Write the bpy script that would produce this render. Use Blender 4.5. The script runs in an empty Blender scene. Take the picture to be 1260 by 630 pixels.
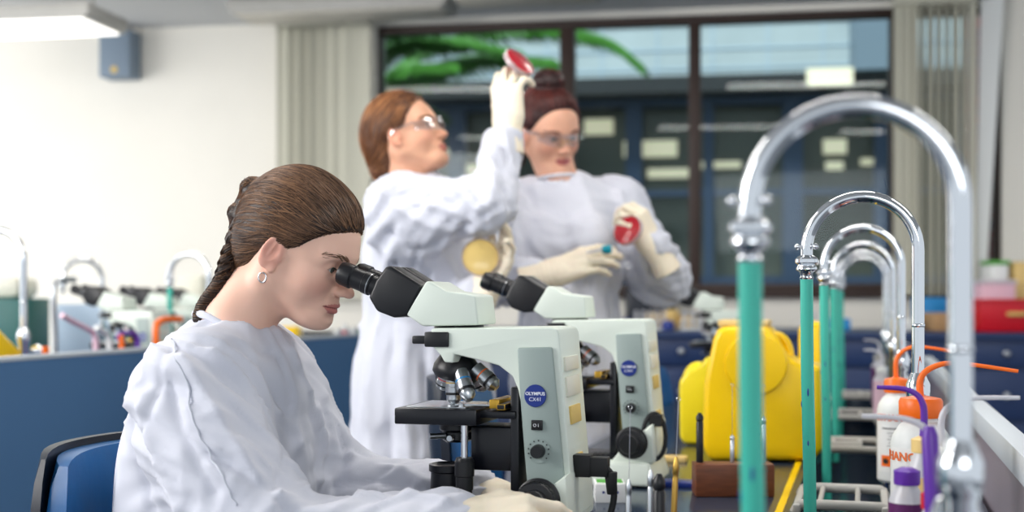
import bpy, bmesh, math, random
import numpy as np
from mathutils import Vector, Matrix, Euler
random.seed(7)
rng = np.random.RandomState(5)
C = bpy.context.scene.collection
F = 1600.0                      # focal length in pixels of the 1260 px wide frame
TH = math.atan(433 / F)         # the bench runs to the right of the optical axis
CT, ST = math.cos(TH), math.sin(TH)
CAMZ = 1.10
HZ = 368.0
# ------------------------------------------------------------ camera, light
cd = bpy.data.cameras.new('camera')
cam = bpy.data.objects.new('camera', cd); C.objects.link(cam)
cam.location = (0, 0, CAMZ); cam.rotation_euler = (math.pi / 2, 0, TH)
cd.sensor_width = 36; cd.lens = F / 1260 * 36; cd.shift_y = (HZ - 315) / 1260
cd.clip_start = 0.05; cd.clip_end = 200
cd.dof.use_dof = True; cd.dof.focus_distance = 1.86; cd.dof.aperture_fstop = 3.0
bpy.context.scene.camera = cam
vs = bpy.context.scene.view_settings
vs.view_transform = 'Standard'; vs.look = 'None'; vs.gamma = 1; vs.use_curve_mapping = False
vs.exposure = 0.05
w = bpy.data.worlds.new('world'); bpy.context.scene.world = w; w.use_nodes = True
bg = w.node_tree.nodes['Background']; bg.inputs[0].default_value = (0.86, 0.93, 1.0, 1); bg.inputs[1].default_value = 0.85

def area_light(name, loc, target, sx, sy, power, col=(1, 1, 1)):
    l = bpy.data.lights.new(name, 'AREA'); l.shape = 'RECTANGLE'; l.size = sx; l.size_y = sy
    l.energy = power; l.color = col
    o = bpy.data.objects.new(name, l); C.objects.link(o); o.location = loc
    o.rotation_euler = (Vector(target) - Vector(loc)).to_track_quat('-Z', 'Y').to_euler()
    return o
area_light('key_light_left', (-3.6, 0.6, 2.3), (-1.4, 4.2, 1.3), 2.6, 1.6, 165, (1.0, 0.98, 0.96))  # unseen soft key light added at camera left, no window modelled there
area_light('fill_light_rear', (1.2, -2.2, 2.4), (-0.5, 3.0, 1.0), 2.4, 1.4, 45, (0.97, 0.98, 1.0))  # unseen soft lamp behind the camera, no window modelled there
area_light('left_wall_fill_light', (-6.3, 4.2, 1.7), (-4.0, 7.6, 1.5), 2.4, 1.8, 66, (1.0, 1.0, 1.0))  # unseen lamp added to brighten the left part of the wall
sn = bpy.data.lights.new('sun', 'SUN'); sn.energy = 5.0; sn.angle = .2; sn.color = (1, .98, .94)
so = bpy.data.objects.new('sun', sn); C.objects.link(so); so.rotation_euler = (math.radians(28), 0, math.radians(-25))
for i, (x, y) in enumerate(((-2.2, 2.0), (-0.3, 2.6), (1.4, 2.2), (-2.6, 4.9), (0.1, 4.9), (-4.6, 4.0))):
    area_light('ceiling_tube_light', (x, y, 2.66), (x, y, 0), 1.2, 0.25, 17, (1.0, 0.96, 0.9))

# ------------------------------------------------------------ helpers
def P(px, py, D):
    X = (px - 630) / F * D
    return Vector((X * CT - D * ST, X * ST + D * CT, CAMZ - (py - HZ) / F * D))
def Pv(px, py, v):               # point seen at (px,py) on the plane y = v
    s = (px - 630) / F
    return P(px, py, v / (s * ST + CT))
def Pz(px, py, z):               # point seen at (px,py) on the plane height z
    return P(px, py, F * (CAMZ - z) / (py - HZ))
def proj(V):
    V = np.asarray(V, dtype=float)
    X = V[..., 0] * CT + V[..., 1] * ST; D = -V[..., 0] * ST + V[..., 1] * CT
    return 630 + F * X / D, HZ + F * (CAMZ - V[..., 2]) / D, D

def mat(name, col, rough=0.5, metal=0.0, noise=0.0, nscale=20.0, bump=0.0, bscale=60.0, trans=0.0, emit=None, es=1.0,
        alpha=1.0, sheen=0.0, coat=0.0, sss=0.0, ior=1.45, vcol=None, spec=0.5, bdist=0.002, stretch=None):
    m = bpy.data.materials.new(name); m.use_nodes = True; nt = m.node_tree; b = nt.nodes['Principled BSDF']
    c = (col[0], col[1], col[2], 1)
    b.inputs['Base Color'].default_value = c; b.inputs['Roughness'].default_value = rough
    b.inputs['Metallic'].default_value = metal; b.inputs['Transmission Weight'].default_value = trans
    b.inputs['IOR'].default_value = ior; b.inputs['Alpha'].default_value = alpha
    b.inputs['Sheen Weight'].default_value = sheen; b.inputs['Coat Weight'].default_value = coat
    b.inputs['Specular IOR Level'].default_value = spec
    if sss:
        b.inputs['Subsurface Weight'].default_value = sss; b.inputs['Subsurface Radius'].default_value = (1, .35, .2)
        b.inputs['Subsurface Scale'].default_value = 0.006
    if emit:
        b.inputs['Emission Color'].default_value = (*emit, 1); b.inputs['Emission Strength'].default_value = es
    tc = nt.nodes.new('ShaderNodeTexCoord')
    vec = tc.outputs['Object']
    if stretch:
        mp = nt.nodes.new('ShaderNodeMapping'); mp.inputs['Scale'].default_value = stretch
        nt.links.new(vec, mp.inputs['Vector']); vec = mp.outputs['Vector']
    src = None
    if vcol:
        at = nt.nodes.new('ShaderNodeAttribute'); at.attribute_name = vcol
        nt.links.new(at.outputs['Color'], b.inputs['Base Color']); src = at.outputs['Color']
    if noise:
        n = nt.nodes.new('ShaderNodeTexNoise'); n.inputs['Scale'].default_value = nscale; n.inputs['Detail'].default_value = 5
        nt.links.new(vec, n.inputs['Vector'])
        mx = nt.nodes.new('ShaderNodeMix'); mx.data_type = 'RGBA'; mx.blend_type = 'MULTIPLY'
        rp = nt.nodes.new('ShaderNodeValToRGB')
        rp.color_ramp.elements[0].position = .3; rp.color_ramp.elements[1].position = .7
        k = 1 - noise
        rp.color_ramp.elements[0].color = (k, k, k, 1); rp.color_ramp.elements[1].color = (1, 1, 1, 1)
        nt.links.new(n.outputs['Fac'], rp.inputs['Fac'])
        mx.inputs['Factor'].default_value = 1
        if src: nt.links.new(src, mx.inputs['A'])
        else: mx.inputs['A'].default_value = c
        nt.links.new(rp.outputs['Color'], mx.inputs['B']); nt.links.new(mx.outputs['Result'], b.inputs['Base Color'])
    if bump:
        n2 = nt.nodes.new('ShaderNodeTexNoise'); n2.inputs['Scale'].default_value = bscale; n2.inputs['Detail'].default_value = 4
        nt.links.new(vec, n2.inputs['Vector'])
        bp = nt.nodes.new('ShaderNodeBump'); bp.inputs['Strength'].default_value = bump; bp.inputs['Distance'].default_value = bdist
        nt.links.new(n2.outputs['Fac'], bp.inputs['Height']); nt.links.new(bp.outputs['Normal'], b.inputs['Normal'])
    return m
def srgb(r, g, b):
    f = lambda c: (c / 255 / 12.92) if c / 255 <= .04045 else ((c / 255 + .055) / 1.055) ** 2.4
    return (f(r), f(g), f(b))

M = {}
def mk(key, rgb, **k): M[key] = mat(key, srgb(*rgb), **k); return M[key]
mk('wall_paint', (236, 232, 222), rough=.8, noise=.03, nscale=3)
mk('ceiling_paint', (205, 206, 206), rough=.9, noise=.04, nscale=2)
mk('floor_vinyl', (120, 126, 134), rough=.35, noise=.12, nscale=30)
mk('chrome', (225, 228, 232), rough=.07, metal=1)
mk('steel', (190, 194, 198), rough=.28, metal=1, noise=.05)
mk('brown_frame', (58, 42, 36), rough=.5, noise=.1)
mk('blind_fabric', (196, 194, 178), rough=.85, noise=.05, nscale=80, bump=.2, bscale=300)
mk('scope_white', (222, 231, 220), rough=.38, noise=.02, nscale=8)
mk('scope_back', (226, 224, 208), rough=.4, noise=.03)
mk('scope_grey', (150, 164, 160), rough=.42, noise=.02)
mk('black_plastic', (22, 23, 27), rough=.38, noise=.1)
mk('black_rubber', (16, 17, 20), rough=.55)
mk('black_metal', (12, 14, 22), rough=.3)
mk('glass_lens', (60, 70, 90), rough=.05, coat=1)
mk('badge_blue', (24, 48, 130), rough=.35)
mk('ink_white', (235, 238, 245), rough=.5)
mk('ink_dark', (40, 44, 46), rough=.5)
mk('label_yellow', (222, 190, 110), rough=.6, noise=.1)
mk('amber', (190, 150, 50), rough=.25, metal=.4)
mk('cloth_gown', (207, 209, 220), rough=.85, sheen=.2, bump=.25, bscale=900, bdist=.0006)
mk('cloth_seam', (205, 208, 218), rough=.9)
mk('latex', (236, 224, 202), rough=.42, bump=.5, bscale=120, bdist=.0012, sss=.1)
mk('skin', (230, 180, 155), rough=.5, sss=.12, vcol='tint', bump=.08, bscale=700, bdist=.0004)
mk('hair_brown', (70, 48, 34), rough=.38, vcol='tint')
mk('hair_base', (46, 31, 23), rough=.5, noise=.4, nscale=40, bump=.8, bscale=60)
mk('hair_auburn', (125, 78, 46), rough=.42, vcol='tint')
mk('hair_auburn_base', (84, 50, 30), rough=.5, noise=.4, nscale=60)
mk('hair_red', (74, 30, 28), rough=.42, vcol='tint')
mk('hair_red_base', (44, 20, 20), rough=.5, noise=.4, nscale=60)
mk('eye_white', (235, 232, 228), rough=.15, coat=1)
mk('iris', (70, 90, 80), rough=.1, coat=1)
mk('goggle_clear', (235, 240, 245), rough=.02, trans=1.0, ior=1.35)
mk('trousers', (38, 42, 58), rough=.9)
mk('shoe', (24, 24, 26), rough=.5)
mk('vinyl_blue', (24, 92, 150), rough=.3, noise=.15, nscale=12, bump=.3, bscale=25)
mk('vinyl_dark', (22, 30, 44), rough=.35, noise=.2, nscale=12)
mk('panel_blue', (76, 116, 158), rough=.5, noise=.05, nscale=4)
mk('cabinet_blue', (28, 50, 92), rough=.4, noise=.08, nscale=5)
mk('bench_dark', (42, 56, 74), rough=.16, noise=.15, nscale=5)
mk('bench_edge', (190, 198, 205), rough=.4)
mk('white_plastic', (226, 228, 226), rough=.4)
mk('grey_plastic', (178, 176, 170), rough=.45, noise=.08, nscale=15)
mk('hose_green', (74, 204, 182), rough=.25, noise=.10, nscale=8, stretch=(1, 1, .3), trans=.15, bump=.1)
mk('stain_blue', (30, 60, 140), rough=.3)
mk('yellow_plastic', (255, 208, 0), rough=.3, noise=.03)
mk('yellow_pale', (236, 214, 30), rough=.3)
mk('lid_cream', (232, 200, 130), rough=.4)
mk('orange_plastic', (250, 112, 24), rough=.35)
mk('clear_plastic', (226, 226, 232), rough=.3, trans=.35)
mk('label_white', (236, 236, 234), rough=.5)
mk('ink_orange', (238, 120, 60), rough=.5)
mk('purple', (96, 44, 160), rough=.3)
mk('stain_purple', (90, 30, 90), rough=.3)
mk('red_plastic', (206, 22, 40), rough=.35, noise=.05)
mk('red_agar', (176, 26, 40), rough=.25, coat=.5)
mk('yellow_agar', (226, 196, 120), rough=.3, coat=.5)
mk('dish_clear', (232, 214, 214), rough=.1, trans=.5)
mk('teal', (20, 150, 170), rough=.35)
mk('wood', (122, 66, 36), rough=.45, noise=.45, nscale=18, stretch=(1, 8, 8))
mk('brass', (200, 160, 80), rough=.3, metal=1)
mk('cardboard', (176, 140, 100), rough=.8, noise=.1)
mk('sky_blue', (40, 140, 206), rough=.4)
mk('pink', (226, 190, 205), rough=.45)
mk('green', (90, 170, 70), rough=.5)
mk('teal_dark', (14, 92, 88), rough=.45)
mk('pale_blue', (186, 206, 226), rough=.5)
mk('speaker_blue', (122, 138, 154), rough=.6)
mk('concrete', (196, 206, 212), rough=.9, noise=.2, nscale=1.2)
mk('facade_dark', (52, 54, 58), rough=.7, noise=.2)
mk('facade_frame', (42, 60, 88), rough=.5)
mk('facade_glass', (84, 86, 78), rough=.25, noise=.35, nscale=.8, stretch=(.4, 1, 3))
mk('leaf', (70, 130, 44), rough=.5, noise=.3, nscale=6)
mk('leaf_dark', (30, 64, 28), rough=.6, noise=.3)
mk('brick', (140, 64, 60), rough=.85, noise=.2)
M['lamp_glow'] = mat('lamp_glow', (1, 1, 1), emit=(1, .97, .9), es=1.6)
M['reflection_glow'] = mat('reflection_glow', (1, .9, .7), emit=(1, .80, .52), es=.45)  # glow that imitates reflected ceiling lights, not a lamp
gl = bpy.data.materials.new('window_glass'); gl.use_nodes = True; M['window_glass'] = gl
nt = gl.node_tree; nt.nodes.clear()
o_ = nt.nodes.new('ShaderNodeOutputMaterial'); t_ = nt.nodes.new('ShaderNodeBsdfTransparent'); g_ = nt.nodes.new('ShaderNodeBsdfGlossy')
g_.inputs['Roughness'].default_value = .02; x_ = nt.nodes.new('ShaderNodeMixShader'); x_.inputs[0].default_value = .012
t_.inputs[0].default_value = (.86, .95, .95, 1)
nt.links.new(t_.outputs[0], x_.inputs[1]); nt.links.new(g_.outputs[0], x_.inputs[2]); nt.links.new(x_.outputs[0], o_.inputs[0])
gc = gl.copy(); gc.name = 'goggle_clear'; M['goggle_clear'] = gc
for n_ in gc.node_tree.nodes:
    if n_.type == 'MIX_SHADER': n_.inputs[0].default_value = .16
    if n_.type == 'BSDF_GLOSSY': n_.inputs['Roughness'].default_value = .12
    if n_.type == 'BSDF_TRANSPARENT': n_.inputs[0].default_value = (.93, .94, .96, 1)

def link(o, parent=None):
    C.objects.link(o)
    if parent is not None: o.parent = parent
    return o
def tag(o, label=None, cat=None, group=None, kind=None):
    if label: o['label'] = label
    if cat: o['category'] = cat
    if group: o['group'] = group
    if kind: o['kind'] = kind
    return o
def thing(name, label, cat, loc=(0, 0, 0), rz=0.0, group=None):
    o = bpy.data.objects.new(name, None); o.empty_display_size = .05
    link(o); o.location = loc; o.rotation_euler = (0, 0, rz)
    return tag(o, label, cat, group)
def ortho(d):
    d = Vector(d).normalized()
    a = Vector((0, 0, 1)) if abs(d.z) < .9 else Vector((1, 0, 0))
    x = a.cross(d).normalized(); return x, d.cross(x).normalized(), d

class MB:
    def __init__(s): s.v = []; s.f = []; s.m = []; s.cur = 0; s.mats = []
    def use(s, m):
        if m not in s.mats: s.mats.append(m)
        s.cur = s.mats.index(m); return s
    def add(s, vs_, fs):
        n = len(s.v); s.v += [tuple(v) for v in vs_]; s.f += [tuple(i + n for i in f) for f in fs]; s.m += [s.cur] * len(fs); return s
    def box(s, c, d, R=None):
        c = Vector(c); x, y, z = [q / 2 for q in d]
        vs_ = [Vector((a * x, b * y, e * z)) for a in (-1, 1) for b in (-1, 1) for e in (-1, 1)]
        if R is not None: vs_ = [R @ v for v in vs_]
        return s.add([v + c for v in vs_], [(0, 1, 3, 2), (4, 6, 7, 5), (0, 4, 5, 1), (2, 3, 7, 6), (0, 2, 6, 4), (1, 5, 7, 3)])
    def prism(s, poly, y0, y1):      # polygon in x,z extruded along y
        n = len(poly); ar = sum(poly[i][0] * poly[(i + 1) % n][1] - poly[(i + 1) % n][0] * poly[i][1] for i in range(n))
        if ar < 0: poly = poly[::-1]
        vs_ = [(p[0], y0, p[1]) for p in poly] + [(p[0], y1, p[1]) for p in poly]
        return s.add(vs_, [tuple(range(n)), tuple(range(2 * n - 1, n - 1, -1))] + [(i + n, (i + 1) % n + n, (i + 1) % n, i) for i in range(n)])
    def lathe(s, prof, o=(0, 0, 0), axis=(0, 0, 1), seg=28, cap=True, sx=1.0, sy=1.0):   # prof: (radius, along)
        X, Y, Z = ortho(axis); o = Vector(o); vs_ = []; fs = []
        for r, h in prof:
            for k in range(seg):
                a = 2 * math.pi * k / seg
                vs_.append(o + Z * h + X * (math.cos(a) * r * sx) + Y * (math.sin(a) * r * sy))
        for i in range(len(prof) - 1):
            for k in range(seg):
                k2 = (k + 1) % seg
                fs.append((i * seg + k, i * seg + k2, (i + 1) * seg + k2, (i + 1) * seg + k))
        if cap:
            fs.append(tuple(range(seg - 1, -1, -1))); n = (len(prof) - 1) * seg; fs.append(tuple(range(n, n + seg)))
        return s.add(vs_, fs)
    def cyl(s, a, b, r, r2=None, seg=24):
        a = Vector(a); b = Vector(b); r2 = r if r2 is None else r2
        return s.lathe([(r, 0), (r2, (b - a).length)], a, b - a, seg)
    def tube(s, pts, r, seg=12, closed=False):
        pts = [Vector(p) for p in pts]; n = len(pts)
        rs = r if hasattr(r, '__len__') else [r] * n
        X = None; vs_ = []; fs = []
        for i in range(n):
            if closed: t = pts[(i + 1) % n] - pts[i - 1]
            else: t = pts[min(i + 1, n - 1)] - pts[max(i - 1, 0)]
            t.normalize()
            if X is None: X = ortho(t)[0]
            X = (X - t * X.dot(t)).normalized(); Y = t.cross(X)
            for k in range(seg):
                a = 2 * math.pi * k / seg; vs_.append(pts[i] + (X * math.cos(a) + Y * math.sin(a)) * rs[i])
        for i in range(n if closed else n - 1):
            j = (i + 1) % n
            for k in range(seg):
                k2 = (k + 1) % seg; fs.append((i * seg + k, i * seg + k2, j * seg + k2, j * seg + k))
        if not closed:
            fs.append(tuple(range(seg - 1, -1, -1))); fs.append(tuple(range((n - 1) * seg, n * seg)))
        return s.add(vs_, fs)
    def ball(s, c, r, seg=20, rings=12):
        r = Vector(r) if hasattr(r, '__len__') else Vector((r, r, r)); c = Vector(c); vs_ = []; fs = []
        for i in range(1, rings):
            a = math.pi * i / rings
            for k in range(seg):
                b = 2 * math.pi * k / seg
                vs_.append((c.x + r.x * math.sin(a) * math.cos(b), c.y + r.y * math.sin(a) * math.sin(b), c.z - r.z * math.cos(a)))
        for i in range(rings - 2):
            for k in range(seg):
                k2 = (k + 1) % seg; fs.append((i * seg + k, i * seg + k2, (i + 1) * seg + k2, (i + 1) * seg + k))
        vs_ += [(c.x, c.y, c.z - r.z), (c.x, c.y, c.z + r.z)]; b0 = len(vs_) - 2
        for k in range(seg):
            k2 = (k + 1) % seg; fs.append((b0, k2, k)); n = (rings - 2) * seg; fs.append((b0 + 1, n + k, n + k2))
        return s.add(vs_, fs)
    def build(s, name, m=None, parent=None, bevel=0.0, bseg=2, smooth=True, world=False, sharp=.7, label=None):
        me = bpy.data.meshes.new(name)
        off = Vector((0, 0, 0))
        if world and parent is not None:
            par = parent
            while par is not None: off = off + par.location; par = par.parent
        me.from_pydata([tuple(Vector(v) - off) for v in s.v], [], s.f)
        ms = s.mats if s.mats else [m]
        for q in ms: me.materials.append(M[q] if isinstance(q, str) else q)
        if s.mats: me.polygons.foreach_set('material_index', s.m)
        bm = bmesh.new(); bm.from_mesh(me)
        if bevel:
            es = [e for e in bm.edges if len(e.link_faces) == 2 and e.calc_face_angle(0) > .5]
            bmesh.ops.bevel(bm, geom=es, offset=bevel, segments=bseg, profile=.5, affect='EDGES', clamp_overlap=True)
        for f in bm.faces: f.smooth = smooth
        for e in bm.edges:
            if len(e.link_faces) == 2 and e.calc_face_angle(0) > sharp: e.smooth = False
        bm.to_mesh(me); bm.free()
        o = bpy.data.objects.new(name, me); link(o, parent)
        if label: o['label'] = label
        return o
def kids(o): return [c for c in bpy.data.objects if c.parent is o]
def dup(o, loc=None, rz=None, label=None, parent=None, group=None):
    c = o.copy(); C.objects.link(c)
    if parent is not None: c.parent = parent
    if loc is not None: c.location = loc
    if rz is not None: c.rotation_euler = (0, 0, rz)
    if label: c['label'] = label
    if group: c['group'] = group
    for k in kids(o):
        k2 = k.copy(); C.objects.link(k2); k2.parent = c
        for g in kids(k):
            g2 = g.copy(); C.objects.link(g2); g2.parent = k2
    return c
def text_geo(txt, size, extrude=.0003, align='CENTER', bold=0.0):
    cu = bpy.data.curves.new('txt', 'FONT'); cu.body = txt; cu.size = size; cu.extrude = extrude; cu.align_x = align; cu.align_y = 'CENTER'
    cu.offset = bold; cu.resolution_u = 3
    ob = bpy.data.objects.new('txt', cu); C.objects.link(ob)
    dg = bpy.context.evaluated_depsgraph_get(); me = bpy.data.meshes.new_from_object(ob.evaluated_get(dg))
    vs_ = [Vector(v.co) for v in me.vertices]; fs = [tuple(p.vertices) for p in me.polygons]
    bpy.data.objects.remove(ob); bpy.data.curves.remove(cu); bpy.data.meshes.remove(me)
    return vs_, fs
def put_text(mb, txt, size, o, X, Y, bold=0.0, align='CENTER', xs=1.0):
    vs_, fs = text_geo(txt, size, bold=bold, align=align); X = Vector(X).normalized(); Y = Vector(Y).normalized(); Z = X.cross(Y); o = Vector(o)
    mb.add([o + X * v.x * xs + Y * v.y + Z * v.z for v in vs_], fs)
def arc(c, X, Y, r, a0, a1, n):
    c = Vector(c); X = Vector(X); Y = Vector(Y)
    return [c + X * (r * math.cos(a0 + (a1 - a0) * i / n)) + Y * (r * math.sin(a0 + (a1 - a0) * i / n)) for i in range(n + 1)]
def spline(pts, n=8):
    pts = [Vector(p) for p in pts]; out = []
    for i in range(len(pts) - 1):
        p0 = pts[max(i - 1, 0)]; p1 = pts[i]; p2 = pts[i + 1]; p3 = pts[min(i + 2, len(pts) - 1)]
        for k in range(n):
            t = k / n
            out.append(.5 * ((2 * p1) + (p2 - p0) * t + (2 * p0 - 5 * p1 + 4 * p2 - p3) * t * t + (3 * p1 - p0 - 3 * p2 + p3) * t ** 3))
    out.append(pts[-1]); return out

# ------------------------------------------------------------ implicit surfaces
def surface_nets(D, org, h):
    ins = D < 0; nx, ny, nz = D.shape
    s8 = [(i, j, k) for i in (0, 1) for j in (0, 1) for k in (0, 1)]
    cnt = np.zeros((nx - 1, ny - 1, nz - 1), np.int8)
    for i, j, k in s8: cnt += ins[i:nx - 1 + i, j:ny - 1 + j, k:nz - 1 + k]
    act = (cnt > 0) & (cnt < 8); I = np.argwhere(act)
    idx = -np.ones(act.shape, np.int64); idx[act] = np.arange(len(I))
    val = [D[I[:, 0] + i, I[:, 1] + j, I[:, 2] + k] for i, j, k in s8]
    pos = np.zeros((len(I), 3)); num = np.zeros(len(I))
    for a in range(8):
        for b in range(a + 1, 8):
            pa, pb = np.array(s8[a]), np.array(s8[b])
            if np.abs(pa - pb).sum() != 1: continue
            va, vb = val[a], val[b]; m = (va < 0) != (vb < 0)
            t = np.where(m, va / np.where(m, va - vb, 1), 0)
            pos += np.where(m[:, None], pa + (pb - pa) * t[:, None], 0); num += m
    V = (I + pos / num[:, None]) * h + np.array(org)
    Fs = []
    for ax in range(3):
        sl0 = [slice(None)] * 3; sl1 = [slice(None)] * 3; sl0[ax] = slice(0, -1); sl1[ax] = slice(1, None)
        a = ins[tuple(sl0)]; b = ins[tuple(sl1)]; e = np.argwhere(a != b)
        u, v = [(1, 2), (2, 0), (0, 1)][ax]
        e = e[(e[:, u] > 0) & (e[:, v] > 0) & (e[:, u] < D.shape[u] - 1) & (e[:, v] < D.shape[v] - 1)]
        sgn = a[tuple(e.T)]
        q = []
        for du, dv in ((-1, -1), (0, -1), (0, 0), (-1, 0)):
            c = e.copy(); c[:, u] += du; c[:, v] += dv; q.append(idx[tuple(c.T)])
        q = np.stack(q, 1); q[~sgn] = q[~sgn][:, ::-1]; Fs.append(q)
    return V, np.concatenate(Fs)
class G:      # accumulates a distance field: on a grid or on loose points
    def __init__(s, lo=None, hi=None, h=None, pts=None):
        if pts is None:
            s.lo = np.array(lo, float); s.h = h; s.n = np.ceil((np.array(hi) - s.lo) / h).astype(int) + 1
            ax = [(s.lo[i] + np.arange(s.n[i]) * h).astype(np.float32) for i in range(3)]
            s.X, s.Y, s.Z = np.meshgrid(*ax, indexing='ij')
        else:
            s.X, s.Y, s.Z = pts[:, 0], pts[:, 1], pts[:, 2]
        s.d = np.full(s.X.shape, 9.0, np.float32 if pts is None else float)
    def ell(s, c, r, R=None):
        x, y, z = s.X - c[0], s.Y - c[1], s.Z - c[2]
        if R is not None:
            R = np.array(R.to_3x3().transposed()); x, y, z = [R[i, 0] * x + R[i, 1] * y + R[i, 2] * z for i in range(3)]
        k0 = np.sqrt((x / r[0]) ** 2 + (y / r[1]) ** 2 + (z / r[2]) ** 2)
        k1 = np.sqrt((x / r[0] ** 2) ** 2 + (y / r[1] ** 2) ** 2 + (z / r[2] ** 2) ** 2) + 1e-9
        return k0 * (k0 - 1) / k1
    def cap(s, a, b, ra, rb=None, fl=None):
        rb = ra if rb is None else rb; a = np.array(a, float); b = np.array(b, float); d = b - a; L = d @ d + 1e-12
        x, y, z = s.X - a[0], s.Y - a[1], s.Z - a[2]
        t = np.clip((x * d[0] + y * d[1] + z * d[2]) / L, 0, 1)
        return np.sqrt((x - t * d[0]) ** 2 + (y - t * d[1]) ** 2 + (z - t * d[2]) ** 2) - (ra + (rb - ra) * t)
    def un(s, e, k=.01):
        h = np.clip(.5 + .5 * (e - s.d) / k, 0, 1); s.d = e + (s.d - e) * h - k * h * (1 - h); return s
    def sub(s, e, k=.01):
        h = np.clip(.5 - .5 * (s.d + e) / k, 0, 1); s.d = s.d + (-e - s.d) * h + k * h * (1 - h); return s
    def inter(s, e, k=.01):
        h = np.clip(.5 - .5 * (e - s.d) / k, 0, 1); s.d = e + (s.d - e) * h + k * h * (1 - h); return s
    def mesh(s): return surface_nets(s.d, s.lo, s.h)
def vnormals(V, Fq):
    a = V[Fq[:, 2]] - V[Fq[:, 0]]; b = V[Fq[:, 3]] - V[Fq[:, 1]]; n = np.cross(a, b); N = np.zeros_like(V)
    for k in range(4): np.add.at(N, Fq[:, k], n)
    return N / (np.linalg.norm(N, axis=1)[:, None] + 1e-12)
def smoothV(V, Fq, it=2, lam=.5):
    E = np.concatenate([Fq[:, [0, 1]], Fq[:, [1, 2]], Fq[:, [2, 3]], Fq[:, [3, 0]]]); E = np.concatenate([E, E[:, ::-1]])
    cnt = np.bincount(E[:, 0], minlength=len(V))[:, None]
    for _ in range(it):
        S = np.stack([np.bincount(E[:, 0], V[E[:, 1], i], minlength=len(V)) for i in range(3)], 1)
        V = V + lam * (S / cnt - V)
    return V
def np_obj(name, V, Fq, m, parent=None, tint=None, world=True):
    me = bpy.data.meshes.new(name); V = np.asarray(V, float)
    if parent is not None and world:
        off = np.zeros(3); p = parent
        while p is not None: off += np.array(p.location); p = p.parent
        V = V - off
    Fq = np.asarray(Fq); k = Fq.shape[1]
    me.vertices.add(len(V)); me.vertices.foreach_set('co', V.astype(np.float32).ravel())
    me.loops.add(Fq.size); me.loops.foreach_set('vertex_index', Fq.astype(np.int32).ravel())
    me.polygons.add(len(Fq)); me.polygons.foreach_set('loop_start', np.arange(0, Fq.size, k, dtype=np.int32))
    me.polygons.foreach_set('loop_total', np.full(len(Fq), k, np.int32)); me.update(); me.validate()
    me.polygons.foreach_set('use_smooth', np.ones(len(me.polygons), bool))
    if tint is not None:
        at = me.color_attributes.new('tint', 'FLOAT_COLOR', 'POINT')
        at.data.foreach_set('color', np.concatenate([tint, np.ones((len(tint), 1))], 1).astype(np.float32).ravel())
    me.materials.append(M[m]); o = bpy.data.objects.new(name, me); return link(o, parent)
def hash3(i, j, k):
    n = (i * 73856093) ^ (j * 19349663) ^ (k * 83492791); n = (n ^ (n >> 13)) * 1274126177 & 0x7fffffff
    return (n & 0xffff) / 32767.5 - 1
def noise3(Pn):
    Pi = np.floor(Pn).astype(np.int64); f = Pn - Pi; f = f * f * (3 - 2 * f); r = 0
    for a in (0, 1):
        for b in (0, 1):
            for c in (0, 1):
                wgt = (f[:, 0] if a else 1 - f[:, 0]) * (f[:, 1] if b else 1 - f[:, 1]) * (f[:, 2] if c else 1 - f[:, 2])
                r = r + wgt * hash3(Pi[:, 0] + a, Pi[:, 1] + b, Pi[:, 2] + c)
    return r
# ------------------------------------------------------------ room shell
ia, ib = 1 / 7.45, 1 / 6.98
def Dw(px, k=1.0): return k / (ia + (ib - ia) * (px - 463) / 630)
A0 = P(463, HZ, Dw(463)); B0 = P(1093, HZ, Dw(1093)); Wd = (B0 - A0); Wd.z = 0; Wd.normalize()
WANG = math.atan2(Wd.y, Wd.x)
def wx(px, k=1.0): return (P(px, HZ, Dw(px, k)) - A0).dot(Wd)     # place along the window wall
def wz(px, py, k=1.0): return CAMZ - (py - HZ) / F * Dw(px, k)
CEIL = 2.70
class WB(MB):      # builder in the wall's own frame
    def bx(s, x0, x1, y0, y1, z0, z1): return s.box(((x0 + x1) / 2, (y0 + y1) / 2, (z0 + z1) / 2), (abs(x1 - x0), abs(y1 - y0), abs(z1 - z0)))
def wall_obj(mb, name, m=None, parent=None, kind='structure', **k):
    o = mb.build(name, m, parent, **k)
    if parent is None:
        o.location = (A0.x, A0.y, 0); o.rotation_euler = (0, 0, WANG)
        if kind: o['kind'] = kind
    return o
ZS, ZH = 1.135, 2.665
XL, XR = wx(463), wx(1233)
XFL, XFR = wx(-500), wx(1233) + 2.2
b = WB()
b.bx(XFL, XL, 0, .2, 0, 2.9); b.bx(XR, XFR, 0, .2, 0, 2.9); b.bx(XL, XR, 0, .2, 0, ZS); b.bx(XL, XR, 0, .2, ZH, 2.9)
wall_obj(b, 'wall_back', 'wall_paint', smooth=False)
b = MB().box((-1.4, 2.6, -.05), (11, 14, .1)); o = b.build('floor', 'floor_vinyl', smooth=False); o['kind'] = 'structure'
b = WB().bx(XFL, XFR, -11.0, .2, CEIL, CEIL + .06); wall_obj(b, 'ceiling', 'ceiling_paint', smooth=False)
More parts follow.
